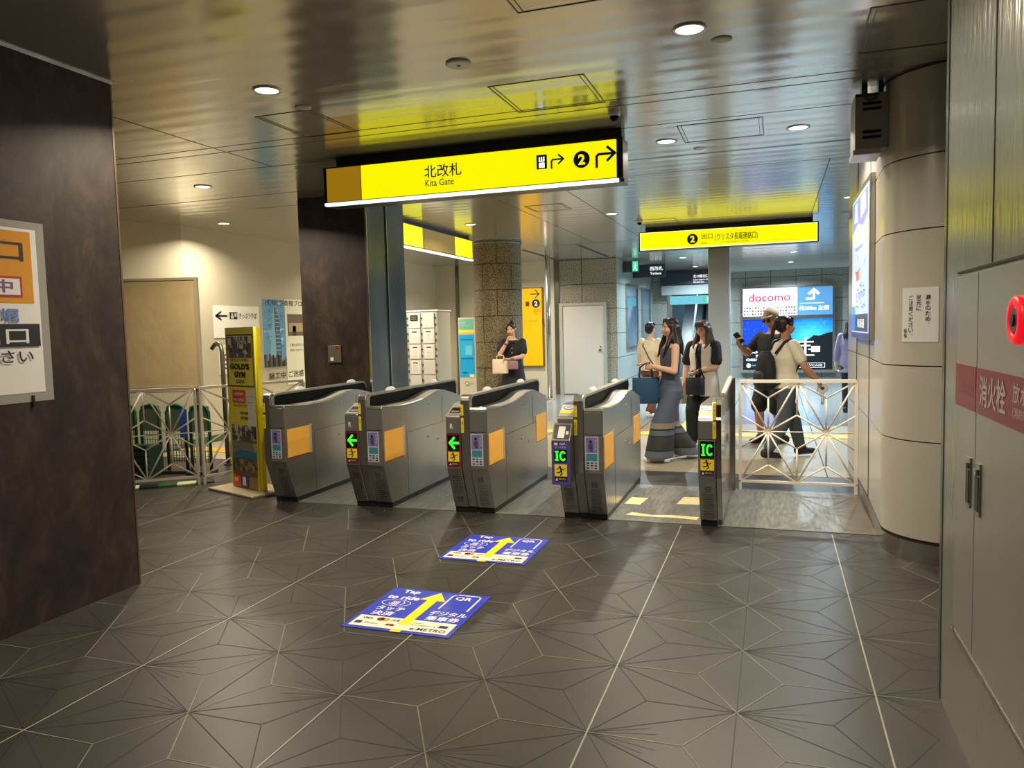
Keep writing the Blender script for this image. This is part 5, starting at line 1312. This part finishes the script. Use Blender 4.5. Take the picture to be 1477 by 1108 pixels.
        if sl > 0:
            for s in (-1, 1):
                sh, e_, w_ = arms[s]
                if sl <= 1:
                    c.capsule(sh, sh.lerp(e_, sl), 0.040 * H * W, (0.038 + top.get('sl_flare', 0.0)) * H * W)
                else:
                    c.capsule(sh, e_, 0.038 * H * W, 0.032 * H * W); c.capsule(e_, e_.lerp(w_, sl - 1), 0.032 * H * W, 0.026 * H)
        c.build(top.get('name', 'shirt'), top['mat'], t, world=False, remesh=0.0085)
    if pants:
        c = MB(); end = pants.get('end', 0.94); r0, r1, r2 = pants.get('r', (0.056, 0.042, 0.034))
        c.rings([oval((0, 0, z * H), rx * H * W, ry * H * W) for z, rx, ry in ((0.455, 0.085, 0.066), (0.50, 0.097, 0.074), (0.54, 0.096, 0.072), (0.60, 0.082, 0.062))])
        for s in (-1, 1):
            hp, kn, an = legs[s]
            if end > 0.5:
                c.capsule(hp, kn, r0 * H * W, r1 * H * W); c.capsule(kn, kn.lerp(an, (end - 0.5) * 2), r1 * H * W, r2 * H * W)
            else: c.capsule(hp, hp.lerp(kn, end * 2), r0 * H * W, r1 * H * W)
        c.build(pants.get('name', 'trousers'), pants['mat'], t, world=False, remesh=0.009)
    if shoes:
        for s, fd, lf in ((1, fdirl, lift[0]), (-1, fdirr, lift[1])):
            an = legs[s][2]; f = Vector((fd[0], fd[1], 0)).normalized(); c = MB(); dz = 0.018 * H
            toe = an + f * 0.095 * H; toe.z = an.z - 0.020 * H - (0.015 * H if lf > 0.01 else 0); heel = an - f * 0.022 * H; heel.z = an.z - 0.018 * H
            c.capsule(heel, toe, 0.0265 * H, 0.020 * H); c.capsule(heel + Vector((0, 0, 0.012 * H)), an + Vector((0, 0, 0.005 * H)) + f * 0.02 * H, 0.026 * H, 0.024 * H)
            o = c.build('shoe', shoes['mat'], t, world=False, remesh=0.008)
            if shoes.get('sole'):
                c = MB(); c.capsule(heel - Vector((0, 0, 0.020 * H)), toe - Vector((0, 0, 0.014 * H)), 0.012 * H, 0.010 * H); c.build('sole', shoes['sole'], o, world=False)
    if glasses:
        c = MB()
        for s in (-1, 1):
            cc = [hd(s * 0.020 + 0.015 * math.cos(2 * PI * k / 12), -0.057, 0.924 + 0.0125 * math.sin(2 * PI * k / 12)) for k in range(13)]
            c.tube(cc, 0.0014 * H, 5); c.tube([hd(s * 0.035, -0.056, 0.927), hd(s * 0.050, 0.0, 0.928)], 0.0012 * H, 5)
        c.tube([hd(-0.006, -0.058, 0.926), hd(0.006, -0.058, 0.926)], 0.0014 * H, 5)
        c.build('glasses', M_ink, t, world=False)
    t_info = dict(t=t, hd=hd, arms=arms, legs=legs, H=H, R=Ra, M=Matrix.LocRotScale(Vector(loc), t.rotation_euler, None), fr=fr)
    return t_info
def wpt(I, p): return I['M'] @ Vector(p)
M_navy = P('slate blue cloth', (0.068, 0.088, 0.125), 0.75)
M_blk = P('black cloth', (0.012, 0.013, 0.018), 0.8)
M_ccl = P('cream cloth', srgb(222, 212, 190), 0.8)
M_brn = P('brown cloth', srgb(110, 66, 44), 0.8)
M_jean = P('grey denim', srgb(72, 82, 92), 0.8)

# woman walking left in a slate sleeveless outfit
I = person('woman with long dark hair in a slate blue sleeveless outfit with striped wide hems', (-1.12, 8.85, 0), -62, 1.63,
           hair='long', hairm=M_hair, lhand=(0.035, -0.135, 0.665), rhand=(-0.045, -0.125, 0.665), lel=(0.7, 0.7, -0.7), rel=(-0.7, 0.7, -0.7),
           lfoot=(0.05, -0.11), rfoot=(-0.05, 0.12), lift=(0.0, 0.02), hyaw=8, hpitch=0, handl=(-0.7, -0.7, 0.0), handr=(0.7, -0.7, 0.0), curl=0.75,
           top=dict(mat=M_navy, sleeve=0, z0=0.52, zt=0.80, ease=0.008, name='sleeveless_top'), shoes=dict(mat=P('white shoe', srgb(226, 220, 214), 0.4)), width=0.97)
t = I['t']; H = 1.63; c = MB()
c.rings([oval((0, 0, z * H), rx * H, ry * H) for z, rx, ry in ((0.44, 0.105, 0.085), (0.50, 0.104, 0.082), (0.56, 0.090, 0.068), (0.61, 0.078, 0.060))])
for s in (-1, 1):
    hp, kn, an = I['legs'][s]; end = Vector((an.x, an.y + (0.03 if s < 0 else 0), 0.055))
    rr = []
    for k in range(9):
        f = k / 8; p = hp.lerp(kn, f * 2) if f < 0.5 else kn.lerp(end, (f - 0.5) * 2)
        rr.append(oval((p.x, p.y, p.z), (0.060 + 0.020 * f + (0.0 if f < 0.7 else 0.012)) * H, (0.066 + 0.036 * f) * H))
    c.rings(rr)
c.build('wide_trousers', mat_bands(), t, world=False, remesh=0.010)
p = wpt(I, (-0.005 * H, -0.195 * H, 0.690 * H))
o = MB(); o.box(-0.04, 0.04, -0.075, 0.075, -0.006, 0.006); ph = o.build('mobile_phone', P('phone brown', srgb(92, 52, 38), 0.35), None, world=False, bevel=0.004)
ph.location = p; ph.rotation_euler = (0.25, 0.1, math.radians(-62)); tag(ph, 'brown cased phone held by the woman in slate blue', 'phone')
# teal tote bag hanging from her arm
def bag(name, lab, cat, c, w_, h_, d_, m, rot=0.0, strap=None, handle_h=0.18, pinch=0.7):
    t = thing(name, lab, cat, (c[0], c[1], c[2]), rot)
    mb = MB(); r = []
    for z, k in ((0, 0.92), (0.02, 1.0), (h_ * 0.6, 0.98), (h_, pinch)):
        r.append([(w_ / 2 * sx, d_ / 2 * sy * k, z) for sx, sy in ((-1, -0.7), (-0.8, -1), (0.8, -1), (1, -0.7), (1, 0.7), (0.8, 1), (-0.8, 1), (-1, 0.7))])
    mb.rings(r); mb.build('bag_body', m, t, world=False, bevel=0.004)
    for sy in (-1, 1):
        pts = [(-w_ * 0.25, sy * d_ * 0.3, h_ * 0.98), (-w_ * 0.22, sy * d_ * 0.2, h_ + handle_h * 0.7), (0, sy * d_ * 0.1, h_ + handle_h), (w_ * 0.22, sy * d_ * 0.2, h_ + handle_h * 0.7), (w_ * 0.25, sy * d_ * 0.3, h_ * 0.98)]
        MB().tube(pts, 0.007, 6).build('handle', strap or m, t, world=False)
    return t
M_teal2 = P('teal canvas', srgb(24, 72, 102), 0.7)
a = wpt(I, (-0.12 * H, -0.12 * H, 0.0))
bag('tote_bag', 'dark teal tote bag hanging at the side of the woman in slate blue', 'bag', (-1.39, 8.78, 0.66), 0.30, 0.30, 0.10, M_teal2, math.radians(20), handle_h=0.16)

# woman with glasses, white vest
I = person('woman with glasses and chestnut hair in a long white vest over a black shirt', (-0.86, 10.1, 0), -24, 1.60, hair='longb', hairm=M_hairb,
           lhand=(0.02, -0.125, 0.60), rhand=(-0.14, -0.06, 0.50), lel=(0.9, 0.6, -0.5), rel=(-0.8, 0.8, -0.3), lfoot=(0.055, -0.02), rfoot=(-0.06, -0.07), handl=(-0.8, -0.5, -0.5),
           hyaw=-6, hpitch=4, glasses=True, width=1.08, top=dict(mat=M_blk, sleeve=0.72, z0=0.50, ease=0.010, name='black_shirt', sl_flare=0.006), pants=dict(mat=M_blk, r=(0.060, 0.050, 0.046)), shoes=dict(mat=P('grey shoe', srgb(120, 120, 130), 0.5), sole=M_white))
t = I['t']; H = 1.60
M_vest = P('white knit', srgb(214, 208, 196), 0.85)
def vest(t, H, fr, W, z0, m):
    mb = MB(); n = 24; gap = math.radians(13)
    prof = [(z0, 0.125, 0.105), (0.48, 0.120, 0.095), (0.56, 0.110, 0.084), (0.64, 0.100, 0.076), (0.72, 0.108, 0.082), (0.78, 0.105, 0.072), (0.812, 0.078, 0.055)]
    r = []
    for thick in (0.0, 0.008):
        for z, rx, ry in (prof if thick == 0 else prof[::-1]):
            ring = []
            for k in range(n + 1):
                a = -PI / 2 + gap + (2 * PI - 2 * gap) * k / n
                ring.append((math.cos(a) * (rx - thick) * H * W, fr(z) + math.sin(a) * (ry - thick) * H * W, z * H))
            r.append(ring)
    r.append(r[0])
    mb.rings(r, closed=False, cap=False); return mb.build('long_vest', m, t, world=False, smooth=True)
vest(t, H, I['fr'], 1.08, 0.40, M_vest)
wr = I['arms'][1][2]; e_ = I['arms'][1][1]
MB().capsule(wr.lerp(e_, 0.08), wr.lerp(e_, 0.16), 0.030, 0.030).build('wrist_watch', M_ink, t, world=False)
MB().tube([(-0.07, 0.02, 0.815 * H), (-0.05, -0.125, 0.74 * H), (0.02, -0.150, 0.62 * H), (0.10, -0.15, 0.54 * H)], 0.009, 6).build('shoulder_strap', M_ink, t, world=False)
a = wpt(I, (0.02, -0.21, 0.0))
bag('handbag', 'black handbag held in front of the woman in the white vest', 'bag', (a.x - 0.02, a.y, 0.66), 0.24, 0.22, 0.09, P('navy leather', srgb(26, 32, 44), 0.5), math.radians(-24), handle_h=0.10)
a = wpt(I, (-0.24, 0.0, 0.0))
bag('shopping_bag', 'soft white shopping bag hanging beside the woman in the white vest', 'bag', (a.x, a.y, 0.52), 0.20, 0.34, 0.12, P('white bag cloth', srgb(216, 212, 200), 0.7), math.radians(10), handle_h=0.14)

# person walking away in cream shirt and brown trousers
I = person('person with short black hair in a cream shirt and brown trousers walking away', (-1.96, 12.9, 0), 150, 1.60, hair='short', hyaw=12,
           lhand=(0.15, -0.02, 0.47), rhand=(-0.15, 0.03, 0.47), lfoot=(0.05, -0.08), rfoot=(-0.05, 0.10), lift=(0, 0.02),
           top=dict(mat=M_ccl, sleeve=0.7, z0=0.50, loose=0.012), pants=dict(mat=M_brn, r=(0.058, 0.046, 0.040)), shoes=dict(mat=M_white), width=1.08)
MB().tube([(0.10, 0.0, 1.34), (0.05, 0.14, 1.22), (-0.10, 0.17, 1.02), (-0.19, 0.10, 0.85)], 0.010, 6).build('shoulder_strap', M_brn, I['t'], world=False)

# woman in black dress leaning on the column
I = person('woman in a black button dress leaning on the granite column, hand at her chin', (-4.24, 12.48, 0), 12, 1.66, hair='bun', hyaw=-14, hpitch=10, hroll=-6,
           rhand=(-0.045, -0.115, 0.80), rel=(-0.6, 0.1, -1), lhand=(-0.02, -0.135, 0.625), lel=(1.0, 0.3, -0.4), handr=(0.35, 0.1, 1.0), handl=(-1, -0.1, 0.1), curl=0.9, lean=-0.03,
           top=dict(mat=M_blk, sleeve=0.62, z0=0.52, loose=0.006, name='dress_top', sl_flare=0.012), shoes=dict(mat=M_ink))
t = I['t']; H = 1.66
MB().rings([oval((0, 0, z * H), rx * H, ry * H) for z, rx, ry in ((0.18, 0.150, 0.125), (0.30, 0.140, 0.120), (0.42, 0.125, 0.108), (0.50, 0.112, 0.092), (0.56, 0.094, 0.072), (0.60, 0.086, 0.064))]).build('skirt', M_blk, t, world=False, smooth=True)
mb = MB()
for z in (0.735, 0.69, 0.645, 0.50, 0.455, 0.41, 0.365): mb.ell((0.0, (-0.082 if z > 0.6 else -0.088 if z < 0.46 else -0.086) * H - 0.004, z * H), (0.008, 0.004, 0.008), None, 8, 5)
mb.build('button', M_paper, t, world=False)
MB().capsule(I['arms'][-1][2].lerp(I['arms'][-1][1], 0.16), I['arms'][-1][2].lerp(I['arms'][-1][1], 0.20), 0.031, 0.031).build('bracelet', P('bracelet red', srgb(150, 50, 30), 0.4), t, world=False)
a = wpt(I, (-0.12, -0.20, 0))
bag('shopping_bag', 'white soft bag on the arm of the woman in black', 'bag', (a.x - 0.08, a.y, 0.80), 0.26, 0.24, 0.12, P('ivory bag', srgb(236, 222, 200), 0.7), math.radians(12), handle_h=0.08)
bag('handbag', 'small pink grey handbag in front of the woman in black', 'bag', (a.x + 0.15, a.y - 0.02, 0.87), 0.17, 0.14, 0.08, P('mauve leather', srgb(150, 116, 130), 0.5), math.radians(12), handle_h=0.05)

# man with cap, sunglasses, black shirt, phone raised
I = person('man in a beige cap, sunglasses and black shirt holding up a phone', (-0.02, 10.35, 0), -42, 1.72, skin=M_skin2, hair='none', hyaw=4, hpitch=12,
           rhand=(-0.10, -0.235, 0.735), rel=(-0.5, 0.3, -1), handr=(0.1, -0.3, 1.0), lhand=(0.16, -0.02, 0.47), curl=0.9, width=1.12, lfoot=(0.06, 0.05), rfoot=(-0.06, -0.06),
           top=dict(mat=M_blk, sleeve=0.62, z0=0.48, loose=0.01), pants=dict(mat=M_blk, end=0.47, r=(0.062, 0.056, 0.05), name='shorts'), shoes=dict(mat=M_ink, sole=M_white))
t = I['t']; H = 1.72; hd = I['hd']; R3 = I['R']
M_cap = P('beige cap cloth', srgb(176, 154, 128), 0.8)
MB().ell(hd(0, 0.026, 0.930), (0.046 * H, 0.042 * H, 0.040 * H), R3).build('hair', M_hair, t, world=False, smooth=True)
c = MB(); c.ell(hd(0, 0.010, 0.968), (0.054 * H, 0.064 * H, 0.046 * H), R3)
cap = c.build('cap', M_cap, t, world=False, smooth=True)
rg = [[hd(x * 0.042, -0.040 - 0.052 * math.cos(x * 1.35) , 0.958 - 0.010 * math.cos(x * 1.3) + dz) for x in [q / 4 for q in range(-4, 5)]] for dz in (0.0, 0.004)]
in_ = [[hd(x * 0.044, -0.030, 0.962 + dz) for x in [q / 4 for q in range(-4, 5)]] for dz in (0.004, 0.0)]
MB().rings([in_[1], rg[0], rg[1], in_[0], in_[1]], closed=False, cap=False).build('cap_brim', M_cap, cap, world=False)
c = MB()
for s in (-1, 1): c.ell(hd(s * 0.021, -0.055, 0.924), (0.019 * H, 0.005 * H, 0.012 * H), R3); c.tube([hd(s * 0.038, -0.050, 0.930), hd(s * 0.052, 0.0, 0.930)], 0.003, 5)
c.build('sunglasses', M_ink, t, world=False)
MB().ell(hd(0.050, 0.004, 0.915), (0.006 * H, 0.006 * H, 0.009 * H), R3).build('earbud', M_paper, t, world=False)
hw = wpt(I, I['arms'][-1][2] + Vector((0.02, -0.03, 0.10)))
o = MB(); o.box(-0.038, 0.038, -0.006, 0.006, -0.078, 0.078); ph = o.build('mobile_phone', M_ink, None, world=False, bevel=0.004)
ph.location = hw; ph.rotation_euler = (0.5, -0.5, math.radians(-30)); tag(ph, 'black phone held up by the man in the cap', 'phone')

# person with backpack walking right, seen from behind
I = person('person in a cream tee and grey jeans walking right behind the railing', (0.10, 9.2, 0), 118, 1.62, skin=M_skin2, hair='tail', hyaw=-6, hpitch=2,
           rhand=(-0.19, -0.16, 0.535), rel=(-0.4, 0.9, -0.2), lhand=(0.14, -0.05, 0.50), handr=(0, -0.4, -0.9), lfoot=(0.05, -0.16), rfoot=(-0.05, 0.15), lift=(0.0, 0.02), curl=0.9, lean=0.02, width=1.10,
           top=dict(mat=M_ccl, sleeve=0.62, z0=0.50, loose=0.010, sl_flare=0.0), pants=dict(mat=M_jean, r=(0.060, 0.046, 0.036), end=0.93, name='jeans'), shoes=dict(mat=M_ink, sole=M_white))
t = I['t']; H = 1.62
bt = thing('backpack', 'black backpack on the person walking right behind the railing', 'bag', tuple(wpt(I, (0.0, 0.20, 0.80))), math.radians(118))
mb = MB(); mb.rings([oval((0, 0.02, z), rx, ry, 16) for z, rx, ry in ((0.0, 0.11, 0.06), (0.03, 0.15, 0.095), (0.22, 0.155, 0.10), (0.36, 0.13, 0.08), (0.43, 0.07, 0.045))])
mb.build('bag_body', M_blk, bt, world=False, smooth=True)
MB().rings([oval((0, 0.10, z), rx, ry, 14) for z, rx, ry in ((0.03, 0.08, 0.02), (0.05, 0.11, 0.045), (0.18, 0.11, 0.045), (0.21, 0.08, 0.02))]).build('front_pocket', M_ink, bt, world=False, smooth=True)
for s in (-1, 1):
    MB().tube([(s * 0.09, -0.05, 0.40), (s * 0.115, -0.15, 0.53), (s * 0.115, -0.22, 0.56), (s * 0.12, -0.32, 0.48), (s * 0.13, -0.33, 0.30), (s * 0.15, -0.20, 0.12), (s * 0.12, -0.04, 0.06)], 0.016, 8).build('shoulder_strap', M_blk, bt, world=False)
f_ = wpt(I, I['arms'][-1][2] + Vector((0.0, -0.03, -0.11)))
ft = thing('hand_fan', 'small round white hand-held electric fan carried by the person walking right', 'fan', (f_.x, f_.y, f_.z - 0.12))
MB().cyl((0, 0, 0.0), 0.016, 0.13, 'z', 14).build('handle', M_paper, ft, world=False)
MB().cyl((0, -0.02, 0.18), 0.058, 0.04, 'y', 26).build('fan_head', P('fan white', srgb(206, 210, 214), 0.4), ft, world=False, bevel=0.006)
MB().cyl((0, -0.024, 0.18), 0.018, 0.006, 'y', 14).build('hub', M_dkgrey, ft, world=False)

# distant people
I = person('person with dark bushy hair in a lavender top, half hidden behind the lit notice case', (1.22, 14.0, 0), 170, 1.62, hair='long', hyaw=20, top=dict(mat=P('lavender cloth', srgb(140, 136, 170), 0.8), sleeve=1.6, z0=0.42, loose=0.01), pants=dict(mat=M_blk), shoes=dict(mat=M_ink), vs=0.01)
I = person('person in dark clothes seen between the two women near the escalator', (-2.55, 20.6, 0), 10, 1.64, hair='long', top=dict(mat=P('plum cloth', srgb(52, 38, 48), 0.8), sleeve=1.5, z0=0.5), pants=dict(mat=M_blk), shoes=dict(mat=M_ink), vs=0.01)
